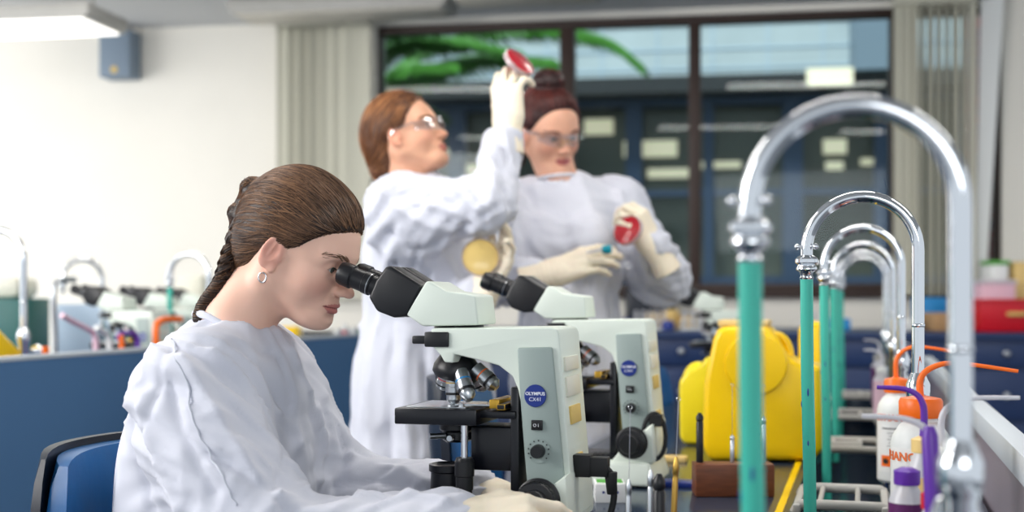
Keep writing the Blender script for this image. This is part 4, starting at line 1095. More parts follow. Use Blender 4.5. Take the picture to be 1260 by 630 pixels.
g.un(g.cap(Rs, Re, .078, .060), .04); g.un(g.cap(Re, Re + (Rw - Re) * .93, .060, .042), .03)
g.un(g.cap(Ls, Le, .070, .065), .04); g.un(g.cap(Le, Lw, .06, .044), .03)
g.un(g.cap(Rs + Vector((.0, 0, -.08)), (Rs + Re) / 2 + Vector((0, 0, -.04)), .06, .045), .05)
g.inter(.46 - g.Z, .004)
nd = ((Hm2 @ Vector((-.03, 0, -.045)) - nk2).normalized() + Vector((0, 0, .8))).normalized(); g.sub(g.cap(nk2 + nd * .008, nk2 + nd * .12, .053, .058), .006)
cre2 = [([(470, 235), (500, 262), (560, 285)], .022, .012), ([(480, 290), (520, 310), (580, 280)], .018, -.012), ([(510, 250), (560, 262), (600, 285)], .015, .010), ([(600, 190), (606, 225), (600, 260)], .016, .011),
        ([(625, 190), (622, 230), (628, 250)], .014, -.009), ([(465, 310), (462, 400), (455, 520), (458, 585)], .022, .013), ([(485, 330), (480, 430), (476, 580)], .022, -.013), ([(505, 340), (500, 430), (505, 580)], .02, .013),
        ([(530, 340), (525, 450), (535, 580)], .02, -.012), ([(460, 260), (455, 300), (470, 330)], .018, .010), ([(500, 300), (530, 330), (540, 360)], .015, .008), ([(575, 230), (590, 250), (585, 280)], .013, .009),
        ([(555, 235), (575, 262), (560, 290)], .013, -.009), ([(445, 400), (450, 500), (445, 580)], .02, .010), ([(490, 400), (492, 500), (488, 590)], .015, .01)]
cloth('gown', g, w2, cre2, [], [(Rs, Re, 1.3, 2.4), (Re, Rw, 1.5, 2.4), (Ls, Le, 1.3, 2), (sm2, pv2, 1.0, .6), (pv2, hem2, 2.0, .1)], amp=.011, seed=9.2)
cr = [nk2 + nd * .004 + (Matrix.Rotation(a, 3, nd) @ ortho(nd)[0]) * .057 for a in np.linspace(0, 2 * math.pi, 30, endpoint=False)]
MB().tube(cr, .005, seg=8, closed=True).build('neckband', 'cloth_gown', w2, world=True)
MB().tube([Rw + (Re - Rw) * .06, Rw + (Re - Rw) * .28], [.0395, .044], seg=24).build('knit_cuff', 'cloth_gown', w2, world=True)
# raised glove: seen from the palm-heel side, fingers pinching the dish
glove(w2, P(624, 154, 3.16), (-.06, .10, 1), (-.35, -.93, .05), curls=((.5, .7, .4), (.5, .7, .4), (.6, .75, .4), (.7, .8, .4)),
      thumb=((.030, .030, -.010), (.060, .046, -.026), (.088, .044, -.042), (.110, .034, -.050)), sc=1.04, h=.0022)
petri('petri_dish', P(638, 78, 3.20), Vector((.61 * CT + .5 * ST, .61 * ST - .5 * CT, .61)), .043, 'red_agar', 'red agar dish held up high in a gloved hand')
glove(w2, P(599, 356, 3.11), (.38, .10, .90), (.35, .93, -.1), left=True, curls=((.2, .35, .2), (.25, .4, .3), (.4, .5, .3), (.5, .6, .4)), spread=(.42, .12, -.06, -.2),
      thumb=((.030, .030, -.010), (.060, .052, -.016), (.088, .066, -.018), (.112, .076, -.020)), sc=1.0, h=.0022)
petri('petri_dish', P(591, 317, 3.08), Vector((.30, -.9, .2)), .045, 'yellow_agar', 'pale yellow agar dish held low beside the white gown')
legs(w2, L2, .2)

# =========================== standing person looking down at her gloved hands
Hm3 = mat_head((0, 0, 0), -.78, .36, .12, .98)
Hm3 = Matrix.Translation(P(697, 172, 3.50) - (Hm3 @ Vector((.094, 0, .0)))) @ Hm3
nk3 = P(686, 222, 3.58); nk3l = np.array(Hm3.inverted() @ nk3)
Rs, Re, Rw = P(630, 262, 3.60), P(608, 345, 3.50), P(654, 340, 3.34)
Ls, Le, Lw = P(757, 256, 3.66), P(812, 340, 3.62), P(806, 306, 3.42)
sm3 = (Rs + Ls) / 2; ch3 = P(694, 320, 3.62); pv3 = P(702, 455, 3.62)
L3 = standing(pv3.x, pv3.y, (pv3.x, pv3.y, pv3.z), ang=-1.1)
seg = [(sm3, ch3, .08, .10), (ch3, pv3, .10, .12), (Rs, Re, .040, .033), (Re, Rw, .033, .024), (Ls, Le, .04, .033), (Le, Lw, .033, .024), (Rs, Ls, .045, .045), (sm3, nk3, .06, .052)] + [(a, b_, .08, .055) for a, b_, c_ in L3] + [(b_, c_, .055, .04) for a, b_, c_ in L3]
def xh3(z): return np.interp(z, HLZ, [-.066, -.060, -.046, -.034, -.020, .008, .026, .038, .046, .054, .062, .078, .13])
def hair3(q):
    q.un(q.ell((-.030, 0, .138), (.044, .046, .030)), .012)
    q.un(q.cap((-.075, .0, .115), (-.115, -.02, .02), .030, .032), .02); q.un(q.cap((-.115, -.02, .02), (-.105, -.035, -.13), .030, .014), .02)
    q.un(q.cap((-.055, -.062, .01), (-.050, -.080, -.10), .022, .014), .02)
def gather3(p):
    t = np.stack([np.full(len(p), -.04), p[:, 1] * .2, np.full(len(p), .118)], 1); bk = (p[:, 0] < -.10); t[bk] = np.array((-.105, -.035, -.15)); return t
w3 = make_person('person', 'standing person with dark red hair tied up, looking down at a red dish', Hm3, nk3l, TONE3, 'hair_red', 'hair_red_base', xh3,
                 res=.0026, infl=.011, gather=gather3, nstr=2600, strand_r=.0012, hair_cols=(srgb(52, 22, 24), srgb(116, 52, 44)), extra_hair=hair3, body=limb_body(seg, .012), look=(0, -.0015), lid=.40)
goggles(w3, Hm3)
A = np.array([list(p) for p in (Rs, Re, Rw, Ls, Le, Lw, ch3, pv3)]); lo = A.min(0) - .19; hi = A.max(0) + .17; lo[2] = .40
g = G(lo, hi, .0088)
g.un(g.ell(ch3 + Vector((0, 0, .05)), (.165, .135, .19)), .02); g.un(g.cap(ch3, pv3, .130, .150), .06)
hem3 = Vector((pv3.x, pv3.y, .46)); g.un(g.cap(pv3, hem3, .150, .185), .06)
g.un(g.cap(Rs, Ls, .072), .05); g.un(g.cap(sm3, nk3 + Vector((0, 0, -.02)), .085, .062), .04)
g.un(g.cap(Rs, Re, .078, .070), .04); g.un(g.cap(Re, Rw, .066, .042), .03)
g.un(g.cap(Ls, Le, .078, .075), .04); g.un(g.cap(Le + Vector((0, 0, -.01)), Lw, .075, .044), .03)
for s in (-.075, .075): g.un(g.ell(ch3 + Vector((s * .8 + .03, -.11, .045)), (.065, .055, .06)), .05)
g.inter(.46 - g.Z, .004)
nd = ((Hm3 @ Vector((-.03, 0, -.045)) - nk3).normalized() + Vector((0, 0, 2.5))).normalized(); g.sub(g.cap(nk3 + nd * .008, nk3 + nd * .12, .056, .064), .006)
cre3 = [([(760, 235), (765, 270), (750, 320), (755, 350)], .018, .012), ([(775, 240), (790, 290), (785, 330)], .016, -.012), ([(640, 240), (632, 280), (640, 310)], .016, .012), ([(600, 250), (600, 300), (612, 350)], .016, -.010),
        ([(655, 225), (668, 262), (720, 275)], .02, .007), ([(640, 250), (670, 290), (740, 280)], .018, -.006), ([(650, 365), (655, 420), (650, 480)], .02, .013), ([(675, 360), (680, 430), (672, 500)], .018, -.012),
        ([(700, 360), (702, 430), (706, 500)], .018, .013), ([(725, 350), (728, 430), (730, 500)], .018, -.012), ([(748, 345), (750, 420), (755, 480)], .016, .012), ([(800, 290), (815, 320), (810, 345)], .014, .011),
        ([(820, 280), (830, 310), (825, 340)], .012, -.008), ([(635, 330), (655, 345), (650, 360)], .012, .01), ([(790, 340), (805, 350), (825, 352)], .012, .01)]
cloth('gown', g, w3, cre3, [], [(Rs, Re, 1.3, 2.4), (Re, Rw, 1.5, 2.4), (Ls, Le, 1.3, 2), (Le, Lw, 1.5, 2), (sm3, pv3, 1.0, .6), (pv3, hem3, 2.0, .1)], amp=.011, seed=2.2)
cr = [nk3 + nd * .004 + (Matrix.Rotation(a, 3, nd) @ ortho(nd)[0]) * .060 for a in np.linspace(0, 2 * math.pi, 30, endpoint=False)]
MB().tube(cr, .005, seg=8, closed=True).build('neckband', 'cloth_gown', w3, world=True)
glove(w3, P(676, 336, 3.31), (.93, .2, .34), (-.05, -.8, .6), curls=((.2, .35, .25), (.25, .4, .25), (.3, .42, .3), (.35, .45, .3)), spread=(.0, .0, .0, .0),
      thumb=((.030, .030, -.010), (.060, .038, -.020), (.088, .032, -.028), (.112, .024, -.030)), sc=1.04, h=.0022)
tq = thing('loop_holder', 'teal plastic tip held in the gloved right hand at waist height', 'tool', P(746, 307, 3.27))
MB().tube([(-.05, 0, -.008), (-.01, 0, 0), (.0, 0, 0)], [.003, .004, .0045]).build('stem', 'clear_plastic', tq); MB().lathe([(.004, -.012), (.011, -.008), (.012, .008), (.007, .014)], (0, 0, 0), (1, .1, .1), 18).build('cap', 'teal', tq)
glove(w3, P(806, 306, 3.40), (-.40, -.25, .75), (.55, -.62, .35), left=True, curls=((.75, .8, .4), (.8, .85, .4), (.85, .9, .45), (.9, .95, .5)), spread=(.08, .02, -.04, -.1),
      thumb=((.030, .030, -.010), (.058, .046, -.024), (.080, .044, -.044), (.094, .030, -.056)), sc=1.0, h=.0022)
petri('petri_dish', P(773, 284, 3.37), Vector((-.35, -.85, .35)), .041, 'red_agar', 'red agar dish held at chest height in a gloved left hand')
legs(w3, L3, -1.1)
# ------------------------------------------------------------ sink trough, taps, racks and the bench strip beyond
SK0, SK1 = -.112, .040
b = MB(); V0, V1 = .75, 4.95; VM, VL = (V0 + V1) / 2, V1 - V0
b.box(((SK0 + SK1) / 2, VM, .60), (SK1 - SK0, VL, .02)); b.box((SK0 + .004, VM, .67), (.008, VL, .15)); b.box((SK1 - .004, VM, .67), (.008, VL, .15))
for y in (V0, V1): b.box(((SK0 + SK1) / 2, y, .67), (SK1 - SK0, .01, .15))
tr = b.build('sink_trough', 'bench_dark', bevel=.002); tag(tr, 'long narrow dark sink trough running along the bench under the hoses', 'sink')
b = MB().box(((SK1 + .20) / 2 + .002, VM, BZ - .015), (.20 - SK1 - .006, VL, .03)); sh = b.build('service_shelf', 'bench_dark', bevel=.003)
tag(sh, 'dark bench strip the orange capped bottles and taps stand on', 'bench')
MB().box((.12, VM, .36), (.03, VL, .71)).build('support_panel', 'panel_blue', sh)
mk('rail_grey', (206, 214, 222), rough=.35)
dv = thing('bench_divider', 'grey divider panel with a pale metal rail along the right side of the bench', 'divider', (.22, VM, .0))
mk('divider_grey', (150, 140, 152), rough=.35, noise=.1, nscale=6)
MB().box((0, 0, .43), (.024, VL, .86)).build('panel', 'divider_grey', dv); MB().box((0, 0, .873), (.036, VL, .040)).build('rail', 'rail_grey', dv, bevel=.002)
strip = MB().box((-.134, 2.45, BZ + .002), (.012, 1.1, .004)).build('edge_strip', 'yellow_plastic'); tag(strip, 'yellow measuring strip lying along the bench edge beside the trough', 'ruler')
RW = .0775
def make_tap(label, sc=1.0, hose=True, zb=.78, ang=0.0):
    r = thing('tap', label, 'tap')
    H = 1.170
    pts = [(RW, 0, .985)] + [(RW, 0, z) for z in np.linspace(1.0, H, 4)] + [(RW * math.cos(a), 0, H + RW * math.sin(a)) for a in np.linspace(0, math.pi, 26)[1:]] + [(-RW, 0, H - .012)]
    MB().tube(pts, .0088, seg=20).build('spout', 'chrome', r)
    j = MB().lathe([(.0088, 1.06), (.0096, 1.061), (.0096, 1.064), (.0088, 1.065)], (RW, 0, 0), (0, 0, 1), 24).build('joint_ring', 'chrome', r)
    MB().lathe([(.0085, .0), (.013, -.002), (.0165, -.006), (.0165, -.011), (.0120, -.014), (.0150, -.018), (.0150, -.021), (.010, -.025), (.0085, -.030), (.0105, -.033), (.0085, -.037), (.0085, -.05)][::-1], (-RW, 0, H - .006), (0, 0, 1), 28).build('nozzle', 'chrome', r)
    for s in (-1, 1): MB().ball((-RW + s * .013, -.006, H + .006), .0045, 12, 8).build('nozzle_screw', 'chrome', r)
    MB().lathe([(.026, 0), (.026, .008), (.0128, .014), (.0128, .95 - zb), (.0150, .955 - zb), (.0168, .965 - zb), (.0168, .979 - zb), (.0130, .987 - zb), (.0100, .995 - zb)], (RW, 0, zb), (0, 0, 1), 28).build('tap_body', 'chrome', r)
    hd = MB(); hd.cyl((RW, .015, .93), (RW, .05, .93), .008).lathe([(.018, 0), (.02, .004), (.018, .016)], (RW, .05, .93), (0, 1, 0), 8); hd.build('tap_handle', 'chrome', r)
    if hose:
        hp = spline([(-RW, 0, H - .040), (-RW + .001, 0, 1.0), (-RW + .004, .003, .85), (-RW + .006, .004, .66)], 8)
        ho = MB().tube(hp, .0093, seg=20).build('rubber_hose', 'hose_green', r, label='translucent green rubber hose')
        for i in range(9):
            q = hp[10 + rng.randint(0, 13)]; a = rng.rand() * 2 * math.pi; s = MB(); s.ball(q + Vector((math.cos(a) * .0090, math.sin(a) * .0090, 0)), (.0014, .0014, .003 + .004 * rng.rand()), 8, 6)
            s.build('stain_spot', 'stain_blue', ho)
    return r
t0 = make_tap('chrome gooseneck tap in the foreground, largest of the row', zb=BZ)
t0.location = (-.008, 1.025, 0)
for k_, lab in enumerate(('chrome gooseneck tap second from the front, rising behind the orange capped bottle', 'chrome gooseneck tap third from the front of the row', 'chrome gooseneck tap fourth from the front of the row',
                         'chrome gooseneck tap last but one in the row', 'chrome gooseneck tap at the far end of the row')):
    dup(t0, (-.003, [1.94, 2.80, 3.62, 4.30, 4.88][k_], 0), label=lab, group='gooseneck taps along the trough')
t0['group'] = 'gooseneck taps along the trough'
# staining rods over the trough
def make_rack(label):
    r = thing('staining_rack', label, 'rack')
    for s in (-1, 1):
        MB().tube(spline([(SK0 + .002, s * .1, .0), (SK0 + .01, s * .1, .012), (SK0 + .03, s * .1, .014), (SK1 - .03, s * .1, .014), (SK1 - .01, s * .1, .012), (SK1 - .002, s * .1, .0)], 4), .0085, seg=14).build('rod', 'grey_plastic', r)
    for x in (-.07, -.01): MB().cyl((x, -.1, .014), (x, .1, .014), .0045).build('cross_bar', 'grey_plastic', r)
    for x in (SK0 + .006, SK1 - .006): MB().box((x, 0, .008), (.012, .24, .016)).build('end_rail', 'grey_plastic', r, bevel=.003)
    return r
rk = make_rack('grey staining rack bridging the trough nearest the wooden block'); rk.location = (0, 2.28, BZ)
for v_, lab in ((3.10, 'grey staining rack second along the trough'), (3.92, 'grey staining rack third along the trough'), (4.72, 'grey staining rack at the far end of the trough')):
    dup(rk, (0, v_, BZ), label=lab, group='staining racks over the trough')
rk['group'] = 'staining racks over the trough'
pp = MB().tube(spline([P(930, 556, 2.95), P(955, 553, 2.95), P(1000, 549, 2.95), P(1060, 548, 2.95)], 6), .010, seg=14)
tag(pp.build('drain_pipe', 'grey_plastic'), 'thick grey pipe crossing from the yellow container to the trough', 'pipe')
# ---- yellow sharps containers
def sharps(label, v, poly, dep, m, disc=None, lid=None, handle=True, nm='sharps_container'):
    base = Pz(poly[0][0], 600, BZ); L = [Pv(a, c, v) for a, c in poly]; zb = min(p.z for p in L); cx = sum(p.x for p in L) / len(L)
    r = thing(nm, label, 'container', (cx, v + dep / 2, BZ + .001))
    b = MB(); b.prism([(p.x - cx, p.z - zb) for p in L], -dep / 2, dep / 2); b.build('body', m, r, bevel=.014, bseg=4)
    if disc:
        c = Pv(disc[0], disc[1], v); rr = disc[2]
        MB().lathe([(rr, 0), (rr, .004), (rr * .96, .008), (rr * .5, .0095)], (c.x - cx, -dep / 2 + .002, c.z - zb), (0, -1, 0), 40).build('round_port', m, r)
    if lid:
        a, c = Pv(lid[0], lid[2], v), Pv(lid[1], lid[2], v)
        MB().box(((a.x + c.x) / 2 - cx, 0, a.z - zb + .002), (c.x - a.x, dep * .8, .014)).build('lid', 'lid_cream', r, bevel=.004)
    if handle:
        a = Pv(handle[0], handle[1], v)
        MB().tube([(a.x - cx + .05 * math.cos(t) * .6, -dep * .1, a.z - zb + .045 * math.sin(t) - .01) for t in np.linspace(0, math.pi, 14)], .010, seg=12).build('handle', m, r)
    return r
sharps('big bright yellow sharps container with a round port, behind the wooden block', 2.82, [(872, 575), (864, 560), (866, 480), (877, 425), (884, 410), (944, 410), (956, 424), (970, 448), (986, 456), (1010, 458), (1014, 560), (1000, 575)], .16, 'yellow_plastic', (930, 456, .066), (882, 944, 407), (952, 442))
sharps('pale yellow jerrycan behind the left side of the big yellow container', 3.12, [(842, 548), (836, 540), (835, 470), (846, 456), (862, 450), (868, 440), (882, 440), (884, 548)], .12, 'yellow_pale', None, None, (856, 470))
sharps('narrow orange yellow container behind the big one, beside the far microscope', 3.35, [(982, 540), (982, 405), (990, 397), (1010, 397), (1013, 540)], .12, 'yellow_plastic', None, None, None)
# ---- wooden blocks with inoculating loops
def wood_block(label, p0, p1, pyb, h):
    a = Pz(p0, pyb, BZ); c = Pz(p1, pyb, BZ); m_ = (a + c) / 2; ang = math.atan2(c.y - a.y, c.x - a.x); L = (c - a).length
    b = MB().box((0, 0, 0), (L, .055, h)); o = b.build('wooden_block', 'wood', bevel=.002); o.location = (m_.x, m_.y + .03, BZ + h / 2 + .0005); o.rotation_euler = (0, 0, ang)
    return tag(o, label, 'loop holder')
wood_block('varnished wooden block holding three upright metal loops', 851, 948, 612, .057)
def loop(label, px, D, pytop, pybot, r, m, wire=0, knob=False, tm='steel'):
    a = P(px[0], pytop, D); c = P(px[1], pybot, D); t = thing('inoculating_loop', label, 'loop', c, group='inoculating loops')
    d = a - c; L = d.length
    MB().lathe([(r * .9, 0), (r, .002), (r, L * .82), (r * .8, L * .84), (r * 1.05, L * .86), (r * 1.05, L * .93), (r * .4, L)], (0, 0, 0), d, 16).build('handle', m, t)
    if wire:
        dn = d.normalized(); MB().tube([dn * (L * .98), dn * (L + wire * .8)] + [dn * (L + wire * .9) + Vector((math.sin(q) * .0025, 0, -math.cos(q) * .0025)) for q in np.linspace(0, 6, 10)], .0004, seg=5).build('wire', 'steel', t)
    return t
loop('black handled loop standing in the left end of the wooden block', (861, 861), 2.33, 508, 572, .0065, 'black_plastic')
loop('thin steel loop with a long wire in the middle of the wooden block', (901, 901), 2.33, 535, 572, .004, 'steel', .10)
loop('steel loop with a ridged collar at the right end of the wooden block', (939, 939), 2.33, 512, 572, .0045, 'steel', .06)
wb2 = Pz(805, 740, BZ)
b = MB().box((0, 0, 0), (.085, .05, .05)); o = b.build('wooden_block', 'wood', bevel=.002); o.location = P(803, 700, 1.62); o.location.z = BZ + .0255; tag(o, 'wooden block below the nearest steel loops at the front of the bench', 'loop holder')
loop('thin steel loop left of the others, in front of the second microscope base', (774, 772), 1.62, 590, 706, .0035, 'steel', .10)
loop('steel rod loop beside the black handled one at the front', (801, 800), 1.62, 578, 706, .0045, 'steel', 0)
loop('thick black handled loop at the front of the bench', (811, 810), 1.60, 583, 706, .0075, 'black_plastic', 0)
loop('brass tipped loop leaning right at the front of the bench', (832, 826), 1.62, 562, 706, .0038, 'brass', .08)
# small white box with green label, blue tray
a = Pz(747, 617, BZ); o = MB().use('label_white').box((0, 0, .016), (.052, .07, .032)).use('green').box((0, .0, .0325), (.046, .05, .001)).build('slide_box', None, bevel=.001); o.location = a + Vector((0, .02, 0)); o.rotation_euler = (0, 0, .25)
tag(o, 'small white box with a green top beside the second microscope', 'box')
b = MB()
for i in range(3): b.box((-.012 + .012 * i, -.0355, .018), (.004, .001, .004))
b.build('mark', 'badge_blue', o)
a = Pz(838, 598, BZ); o = MB().box((0, 0, .005), (.07, .05, .010)).build('tray', 'badge_blue', bevel=.002); o.location = a; tag(o, 'flat blue tray left of the wooden block', 'tray')
a = Pz(822, 575, BZ); o = MB().use('lid_cream').box((0, 0, .012), (.05, .04, .012)).build('slide_rack', None, bevel=.002); o.location = a + Vector((0, .1, -.006)); tag(o, 'small beige slide rack between the second microscope and yellow container', 'rack')
# ---- wash bottles with orange caps
def wash_bottle(label, px, D, rad, h, txt, cap_m='orange_plastic', spout_m='orange_plastic', spout=(.10, .07), tcol='ink_orange', off=0.0, body='white_plastic', level=None, capr=.62, lab=True, rz=0.0):
    a = P(px, 500, D); r = thing('wash_bottle', label, 'bottle', (a.x, a.y, BZ + .0005))
    MB().lathe([(rad * .9, 0), (rad, .004), (rad, h * .80), (rad * .93, h * .86), (rad * .72, h * .93), (rad * .55, h * .96), (rad * .52, h)], (0, 0, 0), (0, 0, 1), 40).build('body', body, r)
    MB().lathe([(rad * capr * 1.0, h - .002), (rad * capr * 1.04, h), (rad * capr * 1.04, h + .020), (rad * capr * .96, h + .024), (rad * .25, h + .027)], (0, 0, 0), (0, 0, 1), 32).build('cap', cap_m, r)
    sx, sz = spout; pts = [Vector((0, 0, h + .02)), Vector((.0, 0, h + .02 + sz * .6)), Vector((sx * .15, 0, h + .02 + sz * .92)), Vector((sx * .4, 0, h + .02 + sz)), Vector((sx, 0, h + .012 + sz * .97))]
    S5 = spline(pts, 6); n_ = len(S5); MB().tube([Matrix.Rotation(rz, 3, 'Z') @ p for p in S5], [.0052 * (1 - .55 * i / n_) for i in range(n_)], seg=12).build('spout', spout_m, r)
    if lab:
        f0 = math.atan2(-a.y, -a.x)     # label faces the bench front
        lb = MB(); n_ = 20
        for z0, z1, m_ in ((h * .12, h * .78, 'label_white'),):
            vs_, fs = [], []
            for i in range(n_ + 1):
                an = f0 + (i / n_ - .5) * 2.4
                for z in (z0, z1): vs_.append(((rad + .0004) * math.cos(an), (rad + .0004) * math.sin(an), z))
            for i in range(n_): fs.append((2 * i, 2 * i + 2, 2 * i + 3, 2 * i + 1))
            lb.add(vs_, fs)
        lb.build('label_sheet', 'label_white', r)
        def wrap(s, size, z, m_, nm, o_=0.0, bold=0.0):
            vs_, fs = text_geo(s, size, bold=bold); out = []
            for v in vs_:
                an = f0 + (v.x + o_) / rad; rr = rad + .0012 + v.z; out.append((rr * math.cos(an), rr * math.sin(an), z + v.y))
            MB().add(out, fs).build(nm, m_, r, smooth=False)
        wrap(txt, .0165, h * .715, tcol, 'lettering', off, .0004)
        ln = MB()
        def band(z, hh, w0, w1, m_):
            vs_, fs = [], []
            for i in range(9):
                an = f0 + (w0 + (w1 - w0) * i / 8) / rad
                for zz in (z - hh / 2, z + hh / 2): vs_.append(((rad + .0010) * math.cos(an), (rad + .0010) * math.sin(an), zz))
            for i in range(8): fs.append((2 * i, 2 * i + 2, 2 * i + 3, 2 * i + 1))
            ln.use(m_).add(vs_, fs)
        band(h * .60, .0022, -.028, .028, 'ink_dark')
        for k in range(6): band(h * (.55 - .035 * k), .0008, -.018 + .004 * (k % 2), .024 - .006 * (k % 3), 'ink_dark')
        band(h * .24, .021, -.030, -.010, 'orange_plastic'); 
        for k in range(3): band(h * (.30 - .035 * k), .0008, -.004, .024, 'ink_dark')
        ln.build('label_print', None, r, smooth=False)
        fl = [(-.004, -.006), (.004, -.006), (.0062, -.001), (.0045, .004), (.003, .001), (.0015, .008), (-.001, .003), (-.0045, .006), (-.006, -.001)]
        vs_ = []
        for x, z in fl: an = f0 + (x * .95 - .020) / rad; vs_.append(((rad + .0016) * math.cos(an), (rad + .0016) * math.sin(an), h * .24 + z * .9))
        MB().add(vs_, [tuple(range(len(fl)))]).build('flame_symbol', 'black_rubber', r, smooth=False)
    return r
wash_bottle('white ethanol wash bottle with orange cap and flame label, standing farther back', 1103, 2.50, .036, .172, 'ETHANOL', off=-.004, spout=(.115, .066))
wash_bottle('white wash bottle with orange cap whose label reads methanol, standing in front', 1133, 1.78, .040, .190, 'METHANOL', off=-.040, spout=(.125, .052), capr=.70)
# stain bottles in front
def stain_bottle(label, px, D, rad, h, cap, liquid, spout_m='clear_plastic', sp=(.06, .05), rz=0.0, frac=.82):
    a = P(px, 500, D); r = thing('stain_bottle', label, 'bottle', (a.x, a.y, BZ + .0005))
    MB().lathe([(rad * .9, 0), (rad, .004), (rad, h * .84), (rad * .6, h * .95), (rad * .55, h)], (0, 0, 0), (0, 0, 1), 32).build('body', 'clear_plastic', r)
    MB().lathe([(rad * 1.01, .006), (rad * 1.012, h * frac)], (0, 0, 0), (0, 0, 1), 32).build('stain', liquid, r)
    MB().lathe([(rad * .70, h - .004), (rad * .72, h), (rad * .72, h + .012), (rad * .3, h + .016)], (0, 0, 0), (0, 0, 1), 28).build('cap', cap, r)
    if sp:
        R = Matrix.Rotation(rz, 3, 'Z'); S5 = [R @ p for p in spline([(0, 0, h + .01), (0, 0, h + .01 + sp[1] * .7), (sp[0] * .3, 0, h + .01 + sp[1]), (sp[0], 0, h + .01 + sp[1] * 1.05)], 6)]
        n_ = len(S5); MB().tube(S5, [.005 * (1 - .5 * i / n_) for i in range(n_)], seg=10).build('spout', spout_m, r)
    return r
stain_bottle('clear bottle of dark purple stain with a purple cap, left of the red capped one', 1116, 1.52, .021, .137, 'purple', 'stain_purple', sp=None)
stain_bottle('small clear stain bottle with a red cap and pale curved spout', 1149, 1.40, .019, .128, 'red_plastic', 'pink', sp=(-.075, .080))
stain_bottle('pale pink bottle with a white spout pointing right', 1160, 1.62, .024, .150, 'white_plastic', 'pink', sp=(.09, .065))
stain_bottle('cream labelled bottle with a purple spout pointing left', 1136, 1.60, .020, .165, 'lid_cream', 'lid_cream', 'purple', sp=(-.055, .062), frac=.8)
mkp = thing('marker_pen', 'thick purple marker pen standing among the stain bottles', 'pen', P(1158, 640, 1.36)); z_ = BZ - mkp.location.z
zt_ = P(1150, 522, 1.36).z - mkp.location.z
MB().cyl((0, 0, z_ + .001), (-.004, 0, z_ + .06), .0085).build('barrel', 'white_plastic', mkp); MB().lathe([(.0090, 0), (.0092, .05), (.0085, zt_ - z_ - .072), (.005, zt_ - z_ - .062)], (-.004, 0, z_ + .06), (-.05, 0, 1), 20).build('pen_cap', 'purple', mkp)
for i, (px, D, rd, hh, cp, lq, lab) in enumerate(((1085, 3.75, .024, .14, 'white_plastic', 'pink', 'small pale bottle with white cap in the far cluster by the trough'), (1098, 4.05, .024, .16, 'red_plastic', 'brass', 'small bottle with red cap in the far cluster by the trough'),
                                   (1082, 4.35, .026, .15, 'grey_plastic', 'stain_purple', 'small purple bottle at the back of the far cluster'), (1104, 3.55, .022, .13, 'white_plastic', 'cardboard', 'small brown bottle at the front of the far cluster'))):
    stain_bottle(lab, px, D, rd, hh, cp, lq, sp=(-.05, .05) if i % 2 == 0 else (.05, .04))

# ------------------------------------------------------------ chairs
def make_chair(label):
    r = thing('lab_chair', label, 'chair')
    # backrest facing local +X
    def pad(x0, th, w, h, zc, m, nm, bow=.05):
        b = MB(); n1, n2 = 14, 10; vs_, fs = [], []
        for side in (0, 1):
            for i in range(n1 + 1):
                for k in range(n2 + 1):
                    y = (i / n1 - .5); z = (k / n2 - .5); q = 1 - (abs(2 * y) ** 5 + abs(2 * z) ** 5) * .5
                    wy = w * (1 - .12 * max(0, 2 * z) ** 2)
                    x = x0 + bow * (2 * y) ** 2 + (th * .5 * max(q, .1) ** .5) * (1 if side else -1) - .03 * z
                    rr = 1 - .06 * (abs(2 * y) * abs(2 * z)) ** 4
                    vs_.append((x, y * wy * rr, zc + z * h * rr))
        m2 = (n1 + 1) * (n2 + 1)
        for i in range(n1):
            for k in range(n2):
                a = i * (n2 + 1) + k; fs += [(a, a + 1, a + n2 + 2, a + n2 + 1), (m2 + a, m2 + a + n2 + 1, m2 + a + n2 + 2, m2 + a + 1)]
        for i in range(n1):
            a = i * (n2 + 1); c = a + n2; fs += [(a, a + n2 + 1, m2 + a + n2 + 1, m2 + a), (c, m2 + c, m2 + c + n2 + 1, c + n2 + 1)]
        for k in range(n2):
            a = k; c = n1 * (n2 + 1) + k; fs += [(a, m2 + a, m2 + a + 1, a + 1), (c, c + 1, m2 + c + 1, m2 + c)]
        return b.add(vs_, fs).build(nm, m, r)
    pad(0, .045, .42, .36, .70, 'vinyl_blue', 'backrest'); pad(-.026, .022, .44, .38, .70, 'vinyl_dark', 'backrest_shell')
    MB().lathe([(.17, 0), (.205, .01), (.21, .035), (.19, .055), (.12, .062)], (.20, 0, .44), (0, 0, 1), 36).build('seat', 'vinyl_blue', r)
    MB().tube(spline([(-.045, 0, .70), (-.06, 0, .55), (-.03, 0, .44), (.10, 0, .43)], 6), .014).build('back_post', 'black_metal', r)
    MB().cyl((.20, 0, .10), (.20, 0, .44), .024).build('column', 'steel', r)
    for i in range(5):
        a = i * 2 * math.pi / 5; e = Vector((.20 + .26 * math.cos(a), .26 * math.sin(a), .07)); lg = MB().cyl((.20, 0, .11), e, .018, .012).build('leg', 'black_metal', r)
        MB().lathe([(.022, -.011), (.026, -.008), (.026, .008), (.022, .011)], (e.x, e.y, .026), (0, 1, 0), 18).build('castor', 'black_rubber', lg)
    return r
ch = make_chair('blue vinyl lab chair the seated person sits on'); q = Pv(72, 540, 1.545); ch.location = (q.x - .045, 1.745, 0); ch.location.z = .0
ch['group'] = 'blue lab chairs'
c2 = Pv(532, 470, 2.36); ck2 = dup(ch, (c2.x - .02, 2.56, 0), rz=.15, label='blue lab chair behind the nearest microscope, pushed to the bench', group='blue lab chairs')
ck2.scale = (1.06, 1.06, 1.06)
c3 = P(812, 470, 4.15); dup(ch, (c3.x - .10, c3.y + .1, 0), rz=-.2, label='blurred blue lab chair behind the second microscope', group='blue lab chairs')

